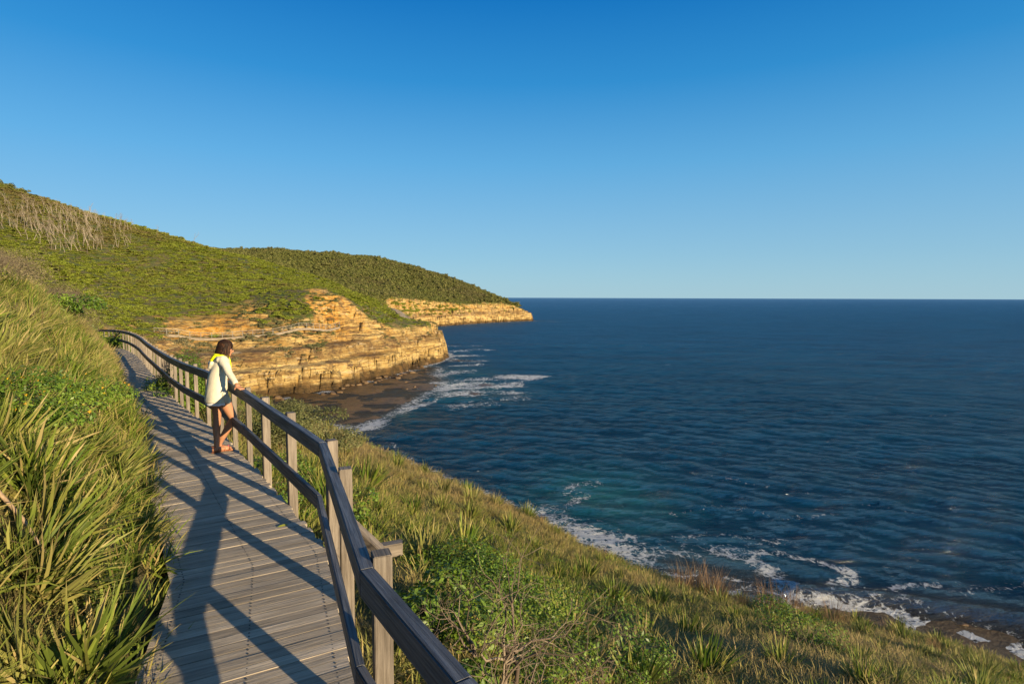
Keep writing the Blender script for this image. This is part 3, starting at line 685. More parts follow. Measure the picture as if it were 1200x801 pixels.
def sticks_arr(seed, levels=4, L0=.5, r0=.012, spread=.6, start=((0, 0, 0), (0, 0, 1)), kids=(2, 4), shrink=.68, sides=4, wob=.25, up=.0, trunks=1):
    """branching twigs as thin tapered prisms"""
    rr = random.Random(seed); V = []; F = []; r_ = []; t_ = []
    def seg(p, d, L, ra, rb, col):
        u = d.orthogonal().normalized(); v = d.cross(u); o = len(V); q = p + d * L
        for c, rad in ((p, ra), (q, rb)):
            for k in range(sides):
                a = 6.2832 * k / sides; V.append(tuple(c + u * (rad * math.cos(a)) + v * (rad * math.sin(a)))); r_.append(col); t_.append(.2)
        for k in range(sides): F.append([o + k, o + (k + 1) % sides, o + sides + (k + 1) % sides, o + sides + k])
        return q
    def grow(p, d, L, rad, lv):
        n = 3; col = rr.random()
        for k in range(n):
            d = (d + Vector((rr.gauss(0, wob), rr.gauss(0, wob), rr.gauss(0, wob) + up))).normalized()
            r2 = rad * (1 - .35 * (k + 1) / n); p = seg(p, d, L / n, rad * (1 - .35 * k / n), r2, col)
            if lv > 0 and k >= 1:
                for _ in range(rr.randint(*kids) if k == n - 1 else rr.randint(0, 1)):
                    dd = (d + Vector((rr.gauss(0, spread), rr.gauss(0, spread), rr.gauss(0, spread)))).normalized()
                    grow(p, dd, L * shrink * rr.uniform(.7, 1.2), r2 * .68, lv - 1)
    for _ in range(trunks):
        d0 = Vector(start[1]) + (Vector((rr.gauss(0, spread), rr.gauss(0, spread), 0)) if trunks > 1 else Vector())
        grow(Vector(start[0]), d0.normalized(), L0, r0, levels)
    return np.array(V), np.array(F), np.array(r_), np.array(t_)

GREENS = [(0, (.04, .08, .010)), (.4, (.10, .17, .018)), (.7, (.19, .26, .030)), (.86, (.32, .30, .07)), (1, (.46, .36, .16))]
M_flax = leaf_material('flax_leaf', GREENS, dry=(.42, .31, .14), trans=.25, rough=.55, spec=.22)
M_grass = leaf_material('grass_blade', [(0, (.09, .14, .016)), (.45, (.20, .27, .032)), (.72, (.34, .36, .06)), (.85, (.42, .34, .12)), (1, (.32, .22, .09))], dry=(.42, .30, .14), trans=.3, rough=.6, spec=.25)
M_feather = leaf_material('seeding_grass', [(0, (.16, .10, .05)), (.5, (.30, .18, .09)), (1, (.42, .30, .16))], dry=(.42, .27, .15), trans=.35, rough=.7, spec=.2)
M_leaf = leaf_material('shrub_leaf', [(0, (.05, .10, .010)), (.4, (.12, .21, .02)), (.75, (.21, .31, .035)), (1, (.32, .36, .06))], dry=(.3, .24, .1), trans=.25, rough=.45, spec=.4)
M_scrub = leaf_material('heath_leaf', [(0, (.08, .115, .012)), (.4, (.18, .225, .022)), (.75, (.28, .315, .036)), (1, (.34, .32, .07))], dry=(.22, .15, .075), trans=.15, rough=.7, spec=.2)
M_forest = leaf_material('forest_leaf', [(0, (.045, .062, .016)), (.35, (.11, .130, .032)), (.7, (.20, .205, .055)), (1, (.29, .25, .10))], dry=(.16, .12, .07), trans=.12, rough=.75, spec=.2)
M_olive = leaf_material('grey_olive_leaf', [(0, (.06, .07, .025)), (.5, (.15, .165, .055)), (1, (.28, .26, .12))], dry=(.26, .2, .12), trans=.15, rough=.7, spec=.2)
M_twig = leaf_material('dead_twig', [(0, (.09, .065, .045)), (.5, (.19, .145, .105)), (1, (.30, .24, .17))], dry=(.2, .15, .1), trans=0, rough=.85, spec=.15)
M_bleach = leaf_material('bleached_wood', [(0, (.20, .16, .12)), (.5, (.33, .27, .20)), (1, (.46, .39, .30))], dry=(.3, .24, .16), trans=0, rough=.85, spec=.15)
M_flower = plain('yellow_petal', (.62, .36, .02), .6, .2, .3, 60)

def proto(name, arr, m):
    o = bpy.data.objects.new(name, attr_mesh(name, *arr, m)); PROTO.append(o); return o
FLAX = [proto('flax_proto', join_arr([blades_arr(100, .16, .64, .029, .9, .22, 4, 100 + k), blades_arr(45, .18, .46, .016, 1.5, .8, 3, 140 + k, .7)]), M_flax) for k in range(5)]
TUFT = [proto('tuft_proto', blades_arr(46, .10, .34, .0105, 1.25, 1.0, 3, 200 + k), M_grass) for k in range(4)]
SWARD = [proto('sward_proto', blades_arr(60, .26, .20, .011, 1.35, .9, 2, 220 + k), M_grass) for k in range(3)]
FEAT = [proto('feather_proto', join_arr([blades_arr(70, .22, 1.05, .010, .38, .5, 4, 240 + k), blades_arr(40, .25, .5, .012, .9, .8, 3, 250 + k)]), M_feather) for k in range(3)]
SCRUB = [proto('scrub_proto', leaves_arr(330, (1.0, 1.0, .55), .16, 300 + k, 7), M_scrub) for k in range(5)]
HEATH = [proto('heath_proto', leaves_arr(260, (.8, .8, .42), .10, 320 + k, 6), M_olive) for k in range(3)]
CROWN = [proto('crown_proto', leaves_arr(420, (2.3, 2.3, 1.9), .42, 340 + k, 9, zf=1), M_forest) for k in range(5)]
SEAT_ = [proto('herb_proto', leaves_arr(260, (.32, .32, .22), .026, 360 + k, 6, .6, .4), M_leaf) for k in range(3)]
TWIGS = [proto('twig_proto', sticks_arr(400 + k, 3, .34, .006, .5, trunks=5, sides=3, wob=.2), M_twig) for k in range(3)]
for k in range(3):
    L = rnd

def scatter(name, pts, normals_tilt, sizes, protos, tint=None, label=None, kind='stuff', zrot=None):
    """one stuff object: protos instanced on its points"""
    n = len(pts); me = bpy.data.meshes.new(name); me.vertices.add(n); me.vertices.foreach_set('co', np.asarray(pts, np.float32).ravel())
    rot = np.zeros((n, 3), np.float32); rot[:, :2] = normals_tilt; rot[:, 2] = rng.uniform(0, 6.283, n) if zrot is None else zrot
    a = me.attributes.new('rot', 'FLOAT_VECTOR', 'POINT'); a.data.foreach_set('vector', rot.ravel())
    s = np.asarray(sizes, np.float32)
    if s.ndim == 1: s = np.stack([s, s, s], 1)
    a = me.attributes.new('scl', 'FLOAT_VECTOR', 'POINT'); a.data.foreach_set('vector', s.astype(np.float32).ravel())
    a = me.attributes.new('pid', 'INT', 'POINT'); a.data.foreach_set('value', rng.integers(0, len(protos), n).astype(np.int32))
    a = me.attributes.new('tint', 'FLOAT', 'POINT'); a.data.foreach_set('value', (np.zeros(n) if tint is None else np.asarray(tint)).astype(np.float32))
    ng = bpy.data.node_groups.new(name, 'GeometryNodeTree')
    ng.interface.new_socket('Geometry', in_out='INPUT', socket_type='NodeSocketGeometry'); ng.interface.new_socket('Geometry', in_out='OUTPUT', socket_type='NodeSocketGeometry')
    A = ng.nodes; gi = A.new('NodeGroupInput'); go = A.new('NodeGroupOutput'); ip = A.new('GeometryNodeInstanceOnPoints'); jg = A.new('GeometryNodeJoinGeometry')
    for p in protos[::-1]:
        oi = A.new('GeometryNodeObjectInfo'); oi.inputs['Object'].default_value = p; oi.inputs['As Instance'].default_value = True; ng.links.new(oi.outputs['Geometry'], jg.inputs[0])
    def na(nm, ty):
        x = A.new('GeometryNodeInputNamedAttribute'); x.data_type = ty; x.inputs['Name'].default_value = nm; return x.outputs['Attribute']
    er = A.new('FunctionNodeEulerToRotation'); ng.links.new(na('rot', 'FLOAT_VECTOR'), er.inputs[0])
    ng.links.new(gi.outputs[0], ip.inputs['Points']); ng.links.new(jg.outputs[0], ip.inputs['Instance']); ip.inputs['Pick Instance'].default_value = True
    ng.links.new(na('pid', 'INT'), ip.inputs['Instance Index']); ng.links.new(er.outputs[0], ip.inputs['Rotation']); ng.links.new(na('scl', 'FLOAT_VECTOR'), ip.inputs['Scale'])
    ng.links.new(ip.outputs[0], go.inputs[0])
    o = link(name, me); md = o.modifiers.new('scatter', 'NODES'); md.node_group = ng
    tag(o, label, kind=kind); return o
def pick(n, x0, x1, y0, y1, keep):
    x = rng.uniform(x0, x1, n); y = rng.uniform(y0, y1, n); k = keep(x, y); return x[k], y[k]
def slope_tilt(x, y, k=.5):
    """tilt (about x, about y) that leans a plant part of the way to the ground's normal"""
    e = .3; gx = (hz(x + e, y) - hz(x - e, y)) / (2 * e); gy = (hz(x, y + e) - hz(x, y - e)) / (2 * e)
    return np.stack([np.arctan(gy) * k, -np.arctan(gx) * k], 1)
def railoff(x, y):
    d, s, a = seg_dist(x, y, RAIL); return d * s          # positive on the bank side
def inview(x, y, m=2.0):
    return (np.abs(x) < y * 1.0 + m + 1.0)
def near_ok(x, y):
    so_ = railoff(x, y); D_ = bil(DD, x, y)
    return ((so_ > 1.20 - .25 * sstep(6, 12, y)) | (so_ < -.12)) & (D_ > 1.5)

def put(name, n, box, keep, protos, size, tint, dens=None, label=None, sink=.03, tiltk=.5, zs=None, zrot=None):
    def kk(x, y):
        k = keep(x, y)
        if dens is not None: k &= rng.random(len(x)) < dens(x, y)
        return k
    x, y = pick(n, *box, kk); z = hz(x, y) - sink
    s = size(x, y) if callable(size) else rng.uniform(size[0], size[1], len(x))
    if zs is not None: s = np.stack([s, s, s * zs], 1)
    return scatter(name, np.stack([x, y, z], 1), slope_tilt(x, y, tiltk), s, protos, tint(x, y) if tint else None, label)

cl = lambda v: np.clip(v, 0, 1)
dryn = lambda x, y: fbm(x * .25 + 5, y * .25, 401, 3)
flaxn = lambda x, y: fbm(x * .33, y * .33 + 9, 411, 3)
NB = (-32, 22, 0.5, 37)
right_ = lambda x, y: near_ok(x, y) & (railoff(x, y) < 0) & inview(x, y) & (y < 37)
bank_ = lambda x, y: near_ok(x, y) & (railoff(x, y) > 0) & (railoff(x, y) < 9) & inview(x, y, 3)
# short sward everywhere near, and taller tufts
put('short_grass', 26000, NB, lambda x, y: near_ok(x, y) & inview(x, y) & (railoff(x, y) < 8), SWARD, (.7, 1.35), lambda x, y: cl(.26 + dryn(x, y) * 1.1 + rng.normal(0, .15, len(x))), label='short mixed green and straw coloured grass covering the slopes')
put('grass_tufts', 26000, NB, right_, TUFT, (.5, 1.05), lambda x, y: cl(.3 + dryn(x, y) * 1.2 + rng.normal(0, .2, len(x))), lambda x, y: cl(.22 + dryn(x, y)), 'wispy grass tufts on the slope below the boardwalk')
put('bank_grass', 26000, NB, bank_, TUFT, (.7, 1.25), lambda x, y: cl(.05 + dryn(x, y) * .9 + rng.normal(0, .2, len(x))), lambda x, y: cl(.85 + dryn(x, y)), 'long grass between the tussocks of the left bank')
# strap leaved tussocks: the dense mass as stuff, the ones that stand out as things further down
tsz = lambda x, y: rng.uniform(.65, 1.15, len(x)) * (.8 + .25 * flaxn(x, y))
put('bank_tussocks', 8500, NB, lambda x, y: bank_(x, y) & (railoff(x, y) > 1.27 - .25 * sstep(6, 12, y)), FLAX, lambda x, y: tsz(x, y) * .85, lambda x, y: cl(.06 + dryn(x, y) * 1.1 + rng.normal(0, .22, len(x))), lambda x, y: cl(.8 + flaxn(x, y) * 1.3) * np.where(y > 17, .35, 1), 'dense strap leaved tussock cover of the left bank')
put('slope_tussocks', 3600, NB, lambda x, y: right_(x, y) & (railoff(x, y) < -.5), FLAX, lambda x, y: tsz(x, y) * .7, lambda x, y: cl(-.02 + dryn(x, y) * .7 + rng.normal(0, .15, len(x))), lambda x, y: cl(flaxn(x, y) * 2.0 + .15), 'small strap leaved tussocks mixed through the slope grass')
put('edge_herbs', 2600, NB, lambda x, y: right_(x, y), SEAT_, (.6, 1.3), lambda x, y: cl(dryn(x, y) * .5), lambda x, y: cl(-.1 + fbm(x * .3, y * .3, 431, 3) * 1.6 + .5 * (railoff(x, y) > -1.2)), 'low leafy green herbs on the slope')
put('dead_twigs', 1500, NB, lambda x, y: near_ok(x, y) & inview(x, y) & (railoff(x, y) < 7), TWIGS, (.5, 1.1), None, lambda x, y: cl(fbm(x * .4, y * .4, 441, 3) * 1.5), 'grey dead twigs caught in the grass')
# heath on the hills
hillok = lambda x, y: (bil(ROCK, x, y) < .35) & (bil(DD, x, y) > 3) & (np.abs(x) < y * 1.05 + 5) & ((y > 37) | (railoff(x, y) > 6))
patch = lambda x, y: fbm(x * .045, y * .045, 451, 3)
put('hill_scrub', 46000, (-290, -22, 34, 262), lambda x, y: hillok(x, y) & (y > 95), SCRUB, lambda x, y: rng.uniform(.5, 1.2, len(x)) * (1 + .6 * patch(x * 2.5, y * 2.5)), lambda x, y: cl(-.05 + patch(x, y) * .5 + patch(x * 3 + 40, y * 3) * .6 + rng.normal(0, .2, len(x)) + .6 * sstep(168, 190, y) * sstep(-120, -140, x)), lambda x, y: cl(.95 + patch(x, y) * .4 - .5 * (bil(DD, x, y) < 12)), 'low green coastal heath covering the hillside', .1, .5, zs=.62)
put('valley_scrub', 3600, (-125, -14, 32, 98), lambda x, y: hillok(x, y) & (y < 98), SCRUB, (.6, 1.2), lambda x, y: cl(.2 + patch(x, y)), None, 'low heath in the dip behind the bank', .1, .3)
put('ledge_heath', 14000, (-80, -15, 104, 240), lambda x, y: (bil(DD, x, y) > 2.2) & (bil(ROCK, x, y) > .3) & (hz(x, y) > -11.3), HEATH, (.5, 1.25), lambda x, y: cl(.3 + patch(x, y)), lambda x, y: cl(fbm(x * .13, y * .13, 461, 3) * 1.5 - .05 + .22 * ((hz(x, y) < -9.8) | (bil(DD, x, y) > 9))), 'olive heath clinging to the sandstone ledges', .1, .2)
fok = lambda x, y: (bil(DD, x, y) > 9) & (bil(ROCK, x, y) < .4) & (np.abs(x) < y * .98)
put('hill_forest', 17000, (-330, 6, 262, 505), lambda x, y: fok(x, y) & (y > 300), CROWN, lambda x, y: rng.uniform(.5, 1.15, len(x)) * (1 + .6 * patch(x * 1.3, y * 1.3)), lambda x, y: cl(.15 + patch(x * .5, y * .5) * .8 + rng.normal(0, .18, len(x))), None, 'dense low coastal forest on the far headland', .4, .1)
put('far_ledge_scrub', 5000, (-75, 12, 330, 470), lambda x, y: (bil(DD, x, y) > 1.5) & (bil(ROCK, x, y) > .3) & (hz(x, y) > -9.5), SCRUB, (.7, 1.7), lambda x, y: cl(.3 + patch(x, y)), lambda x, y: cl(.25 + .6 * sstep(-25, -48, x) + fbm(x * .08, y * .08, 471, 3) * .9), 'scrub spilling over the ledges of the far headland', .1, .1)
put('valley_heath', 5000, (-200, -25, 240, 330), lambda x, y: hillok(x, y), SCRUB, (1.0, 2.0), lambda x, y: cl(.25 + patch(x, y)), None, 'heath in the saddle between the two headlands', .1, .2)
# ------------------------------------------------------------------ plants that stand out: things of their own
def plant(name, protos_, xy, size, label, cat, group=None, tint=0., zs=1., rz=None, sink=.03, part='foliage', tilt=.45):
    x, y = xy; z = float(hz(x, y)) - sink
    o = bpy.data.objects.new(name, protos_.data if hasattr(protos_, 'data') else protos_); COL.objects.link(o)
    t = slope_tilt(np.array([x]), np.array([y]), tilt)[0]
    o.location = (x, y, z); o.scale = (size, size, size * zs); o.rotation_euler = (t[0], t[1], rnd.uniform(0, 6.28) if rz is None else rz)
    o['tint'] = tint; tag(o, label, cat, group, 'thing'); return o
FX = [(-1.06, 12.45, 1.35, 'largest spiky green flax tussock on the slope, just beyond the timber strut', .0),
      (-3.46, 13.25, 1.25, 'tall green flax tussock behind the bend of the railing', .0),
      (-2.9, 8.6, .95, 'green flax tussock close outside the railing under the person', .0),
      (-1.83, 11.2, .8, 'small flax tussock between the railing bend and the largest tussock', .1),
      (0.30, 10.45, 1.05, 'broad flax tussock in straw grass beyond the leafy shrub', .1),
      (0.75, 7.1, 1.0, 'upright flax tussock beside the gnarled bare branches', .0),
      (2.38, 12.7, 1.05, 'green flax tussock halfway down the slope', .05),
      (3.59, 13.4, 1.0, 'spreading flax tussock just before the cliff edge grass', .1),
      (2.66, 7.35, .95, 'dense flax tussock at the foot of the picture below the cliff edge', .0),
      (1.45, 6.2, .85, 'yellow green flax tussock at the lower edge of the slope', .1),
      (4.1, 8.2, .8, 'flax tussock on the shaded lower slope', .1),
      (-1.2, 15.9, .95, 'flax tussock near the crest of the slope above the sea', .2),
      (-3.75, 18.0, .95, 'flax tussock on the far crest over the bay', .2),
      (7.2, 13.6, .9, 'dark flax tussock in the dip of the slope', .0)]
for k, (x, y, s, lb, tn) in enumerate(FX):
    plant('flax_tussock', FLAX[k % 5], (x, y), s, lb, 'tussock', 'flax tussocks on the slope', tn)
k = 0; tries = 0
placed = [(a[0], a[1]) for a in FX]
while k < 90 and tries < 6000:
    tries += 1; x, y = rnd.uniform(-8, 15), rnd.uniform(4.5, 20)
    X_, Y_ = np.array([x]), np.array([y])
    if not right_(X_, Y_)[0] or railoff(X_, Y_)[0] > -.7 or abs(x) > y * .95: continue
    if min(math.hypot(x - a, y - b) for a, b in placed) < .95 or float(flaxn(X_, Y_)[0]) < -.22: continue
    placed.append((x, y)); plant('flax_tussock', FLAX[k % 5], (x, y), rnd.uniform(.6, 1.0), 'mid sized flax tussock scattered in the straw coloured grass of the slope', 'tussock', 'scattered flax tussocks', rnd.uniform(0, .45)); k += 1
for q, (x, y) in enumerate([(-3.15, 3.75), (-3.5, 3.95), (-2.95, 3.35), (-3.55, 3.45), (-2.8, 3.75), (-3.3, 3.1), (-2.42, 3.0), (-2.55, 3.4), (-2.3, 2.7), (-2.72, 3.75)]):
    plant('flax_tussock', FLAX[q % 5], (x, y), rnd.uniform(.7, .9), 'stiff tussock at the lower left beside the fallen branch', 'tussock', 'tussocks beside the fallen branch', .1, tilt=.8)
k = 0; tries = 0; placed = []
while k < 70 and tries < 6000:
    tries += 1; x, y = rnd.uniform(-14, -2), rnd.uniform(2.6, 16)
    X_, Y_ = np.array([x]), np.array([y]); so_ = railoff(X_, Y_)[0]
    if not bank_(X_, Y_)[0] or so_ > 4.6 or abs(x) > y * .98: continue
    if min([math.hypot(x - a, y - b) for a, b in placed] + [9]) < .55: continue
    placed.append((x, y))
    edge = so_ < 1.9
    plant('flax_tussock', FLAX[k % 5], (x, y), rnd.uniform(.55, .85) * (.85 if edge else 1), 'strappy tussock leaning over the left edge of the boardwalk' if edge else 'strappy tussock on the sunlit face of the left bank', 'tussock', 'tussocks along the deck edge' if edge else 'tussocks on the left bank', rnd.uniform(0, .5), tilt=.8); k += 1
# tall seeding grass along the cliff edge
for k, (x, y, s) in enumerate([(5.6, 17.9, .95), (6.1, 18.1, 1.05), (6.5, 17.7, 1.1), (6.9, 18.0, 1.0), (7.4, 17.6, .8), (7.9, 17.0, 1.0), (8.3, 17.2, 1.15), (8.7, 16.8, 1.0), (9.3, 17.2, .7), (10.2, 17.3, .95), (10.6, 17.2, .6), (11.6, 16.8, .6), (12.6, 16.2, .55), (3.2, 19.2, .5), (1.0, 19.6, .45)]):
    lb = {1: 'tallest reddish seeding grass at the left end of the cliff edge clumps', 6: 'bushy rust brown seeding grass in the middle of the cliff edge', 9: 'narrow upright seeding grass standing alone against the foam'}.get(k, 'reddish seeding grass clump on the cliff edge against the sea')
    plant('seeding_grass', FEAT[k % 3], (x, y), s, lb, 'grass clump', 'seeding grass along the cliff edge', .1, tilt=.1)

def shrub(name, xy, r, hgt, label, cat='shrub', n=2600, leaf=.028, m=None, seed=1, group=None, tint=0., stems=True, flowers=0, lobes=8, sink=.05, up=.6):
    x, y = xy; z = float(hz(x, y)) - sink; root = empty(name, (x, y, z), label, cat, group); k_ = 1.0
    V, F, r_, t_ = leaves_arr(n, (r, r, hgt), leaf, seed, lobes, up, .45, wid=.42)
    fo = link('foliage', attr_mesh('foliage', V, F, r_, t_, m or M_leaf), None, root); fo['tint'] = tint
    if stems:
        a = sticks_arr(seed + 5, 3, hgt * .42, .012, .5, trunks=5, sides=4)
        link('stem', attr_mesh('stem', *a, M_twig), None, root)
    for k in range(flowers):
        i = rnd.randrange(n); c = V[i * 4]
        bm = bmesh.new()
        for q in range(6):
            a0 = q * 1.047; bm.faces.new([bm.verts.new((0, 0, .004)), bm.verts.new((.010 * math.cos(a0 - .4),   .010 * math.sin(a0 - .4), .008)), bm.verts.new((.017 * math.cos(a0), .017 * math.sin(a0), .012)), bm.verts.new((.010 * math.cos(a0 + .4),   .010 * math.sin(a0 + .4), .008))])
        bmesh.ops.create_icosphere(bm, subdivisions=1, radius=.006)
        me = bpy.data.meshes.new('flower'); bm.to_mesh(me); bm.free(); f = link('flower', me, M_flower, root)
        f.location = (c[0] * 1.05, c[1] * 1.05, c[2] * 1.05 + .01); f.rotation_euler = (rnd.uniform(-.6, .6), rnd.uniform(-.6, .6), 0)
    return root
shrub('leafy_shrub', (-.70, 6.7), 1.15, .42, 'glossy green leafy shrub beside the nearest railing post', seed=11, n=12000, leaf=.024, lobes=13)
shrub('leafy_shrub', (-.02, 5.55), 1.2, .40, 'glossy green leafy shrub under the gnarled bare branches', seed=12, n=12000, leaf=.024, lobes=13)
shrub('leafy_shrub', (.1, 7.6), 1.0, .30, 'low leafy shrub spreading into the straw grass beyond the gnarled branches', seed=31, n=7000, leaf=.024, lobes=11)
shrub('leafy_shrub', (1.1, 6.4), .8, .28, 'low leafy shrub between flax tussocks at the bottom of the slope', seed=32, n=5000, leaf=.024, lobes=9)
shrub('leafy_shrub', (5.9, 11.4), 1.2, .45, 'dark leafy shrub patch in the dip near the cliff edge', seed=33, n=6000, leaf=.03, lobes=11)
shrub('leafy_shrub', (-.75, 4.9), .6, .5, 'small glossy shrub tucked against the foot of the nearest post', seed=13, n=3000, leaf=.034)
shrub('leafy_shrub', (-3.1, 7.5), .42, .3, 'low leafy shrub growing at the deck edge below the mid rail', seed=14, n=1600, leaf=.022)
shrub('leafy_shrub', (-3.95, 9.0), .5, .5, 'leafy shrub outside the railing next to the person', seed=15, n=2200, leaf=.024)
shrub('grey_leaved_shrub', (-5.15, 12.6), .9, .85, 'silvery olive shrub behind the railing to the right of the person', seed=16, n=6000, leaf=.03, m=M_olive)
shrub('grey_leaved_shrub', (-5.0, 15.5), 1.0, .65, 'silvery olive shrub on the crest in front of the bay', seed=17, n=5000, leaf=.034, m=M_olive)
shrub('grey_leaved_shrub', (-6.7, 17.2), 1.1, .7, 'silvery olive shrub above the dark rock platform', seed=18, n=5000, leaf=.036, m=M_olive)
shrub('green_shrub', (-8.75, 15.3), 1.0, 1.5, 'tall feathery green shrub rising behind the railing left of the person', seed=19, n=6500, leaf=.035, up=.9)
shrub('green_shrub', (-8.1, 15.0), .8, 1.1, 'shorter feathery green shrub next to the tall one behind the railing', seed=20, n=4500, leaf=.035, up=.9)
shrub('dark_shrub', (-8.45, 14.7), .6, .8, 'dark leafy shrub crowding the railing foot where the deck narrows', seed=21, n=3600, leaf=.032)
shrub('dark_shrub', (-9.55, 15.9), .6, .85, 'dark leafy shrub behind the railing at the dip of the top rail', seed=22, n=3600, leaf=.034)
shrub('dark_shrub', (-22.6, 31.7), 1.3, 1.4, 'rounded green shrub at the far end of the railing', seed=23, n=3000, leaf=.06)
shrub('dark_shrub', (-24.6, 35.5), 1.8, 2.0, 'bright topped shrub where the railing disappears', seed=24, n=3500, leaf=.07)
shrub('flowering_shrub', (-4.15, 4.75), .55, .42, 'green shrub with small orange yellow flowers low on the left bank', seed=25, n=4200, leaf=.018, flowers=34, sink=-.1)
shrub('flowering_shrub', (-4.9, 6.1), .6, .42, 'yellow flowering shrub farther up the left bank', seed=26, n=4200, leaf=.018, flowers=26, sink=-.15)
shrub('bright_shrub', (-12.4, 15.6), .95, .8, 'bright yellow green shrub on the crest of the left bank', seed=27, n=4200, leaf=.05)
for k, (x, y, s) in enumerate([(-11.2, 12.2, .7), (-12.2, 13.0, .8), (-12.0, 13.9, .85), (-14.2, 16.2, 1.2), (-14.6, 18.3, 1.1), (-13.5, 17.3, .9), (-16.2, 20.6, 1.15), (-17.4, 22.6, 1.1), (-10.3, 11.2, .6), (-18.4, 24.8, 1.0), (-9.6, 10.4, .8), (-15.4, 19.4, .9)]):
    z = float(hz(x, y)) - .05; root = empty('dry_shrub', (x, y, z), ['grey brown dry shrub on the crest of the left bank, nearest the picture edge', 'twiggy dry shrub on the bank crest with rusty tips'][k] if k < 2 else 'twiggy grey brown dry shrub along the crest of the left bank', 'shrub', 'dry shrubs on the bank crest')
    a = join_arr([sticks_arr(500 + k * 3 + q, 4, .42 * s, .009, .42, trunks=9, sides=3, wob=.16, up=.05) for q in range(2)]); link('branch', attr_mesh('branch', *a, M_twig), None, root)
    V, F, r_, t_ = leaves_arr(1500, (.9 * s, .9 * s, .95 * s), .022, 600 + k, 8, .4, .3, wid=.35); f = link('foliage', attr_mesh('foliage', V, F, r_, t_, M_olive), None, root); f['tint'] = .8
# the gnarled dead shrub by the near post, and one beside the deck just out of frame that throws its twigs' shadow on the planks
def bare(xy, label, seed, L, r0, trunks, name='bare_shrub', zoff=-.05, rz=0, levels=4, lean=.9, zsc=1.0):
    x, y = xy; a = sticks_arr(seed, levels, L, r0, .62, start=((0, 0, 0), (-.15, .05, 1)), trunks=trunks, sides=6, wob=.30, kids=(2, 3))
    o = link(name, attr_mesh(name, *a, M_bleach if 0 else M_twig)); o.location = (x, y, float(hz(x, y)) + zoff); o.rotation_euler = (0, 0, rz); o.scale = (1, 1, zsc); o.data.shade_smooth()
    return tag(o, label, 'dead shrub')
bare((.0, 4.45), 'gnarled grey bare branches sprawling over the leafy shrub', 71, .62, .024, 4, zsc=1.15)
bare((.45, 4.9), 'thin bare branches rising right of the gnarled ones', 72, .50, .016, 3)
bare((-.15, 6.1), 'fine dead twigs crossing the middle of the leafy shrub', 74, .34, .010, 4)
bare((.30, 3.1), 'bare twiggy shrub close to the nearest rail that throws its shadow on the planks', 75, .55, .011, 6, zoff=.2, zsc=1.0)
# fallen branch and leaf
def stick_obj(name, pts, rad, m, label, cat):
    cu = bpy.data.curves.new(name, 'CURVE'); cu.dimensions = '3D'; sp = cu.splines.new('POLY'); sp.points.add(len(pts) - 1)
    for p, q, r_ in zip(sp.points, pts, rad): p.co = (*q, 1); p.radius = r_
    cu.bevel_depth = 1.0; cu.bevel_resolution = 3; cu.use_fill_caps = True
    tmp = bpy.data.objects.new(name, cu); COL.objects.link(tmp); dg = bpy.context.evaluated_depsgraph_get(); me = bpy.data.meshes.new_from_object(tmp.evaluated_get(dg)); bpy.data.objects.remove(tmp)
    o = link(name, me, m); me.shade_smooth(); return tag(o, label, cat)
M_bark = plain('bark', (.30, .21, .13), .85, .2, .4, 30, .004)
zz = lambda x, y, h: (x, y, float(hz(x, y)) + h)
stick_obj('fallen_branch', [zz(-3.75, 3.55, .42), zz(-3.3, 3.45, .30), zz(-3.02, 3.42, .28), zz(-2.86, 3.38, .24)], [.011, .014, .011, .006], M_bark, 'pale brown fallen branch lying on the bank at the lower left', 'branch')
bm = bmesh.new(); vs_ = [bm.verts.new(p) for p in ((-.05, 0, .002), (-.02, .014, .010), (.03, .012, .012), (.06, 0, .004), (.03, -.012, .003), (-.02, -.014, .002))]; bm.faces.new(vs_)
me = bpy.data.meshes.new('fallen_leaf'); bm.to_mesh(me); bm.free(); M_fl = plain('yellow_leaf', (.28, .30, .04), .5); lf = link('fallen_leaf', me, M_fl); lf.location = (-2.3, 5.55, .006); lf.rotation_euler = (0, 0, .6); tag(lf, 'yellow green fallen leaf lying on the deck planks', 'leaf')

# dead trees on the hill
def dead_tree_mesh(seed):
    rr = random.Random(seed); th = rr.uniform(.1, .4)
    return attr_mesh('dead_tree', *sticks_arr(seed, 3, 3.4, .11, .34, start=((0, 0, 0), (-th, 0, 1)), kids=(2, 3), shrink=.62, sides=4, wob=.11, up=.06, trunks=1), M_bleach)
DT = [dead_tree_mesh(900 + k) for k in range(7)]
k = 0; tries = 0; spots = []
while k < 230 and tries < 30000:
    tries += 1; u = rnd.uniform(-.90, -.66); y = rnd.uniform(168, 226); x = u * y
    zg = float(hz(x, y)); v = 348.4 - (zg - 2.3) / y * 667 * 1.0; uu = 600 + 667 * u
    # a belt running down the hillside towards the right
    top = 243 + (uu - 0) * .17 if uu < 140 else 270
    if not (top - 4 < v < 312 - max(0, uu - 40) * .16): continue
    if uu > 125 and rnd.random() < .6: continue
    if spots and min(math.hypot(x - a, y - b) for a, b in spots) < 1.0: continue
    spots.append((x, y)); o = bpy.data.objects.new('dead_tree', DT[k % 7]); COL.objects.link(o); s = rnd.uniform(.45, .85)
    o.location = (x, y, zg - .3); o.scale = (s, s, s); o.rotation_euler = (rnd.uniform(-.12, .12), rnd.uniform(-.15, .15), rnd.uniform(-1.7, 1.7))
    tag(o, 'leafless bleached tree in the dead stand on the upper hillside', 'dead tree', 'dead trees on the hillside'); k += 1
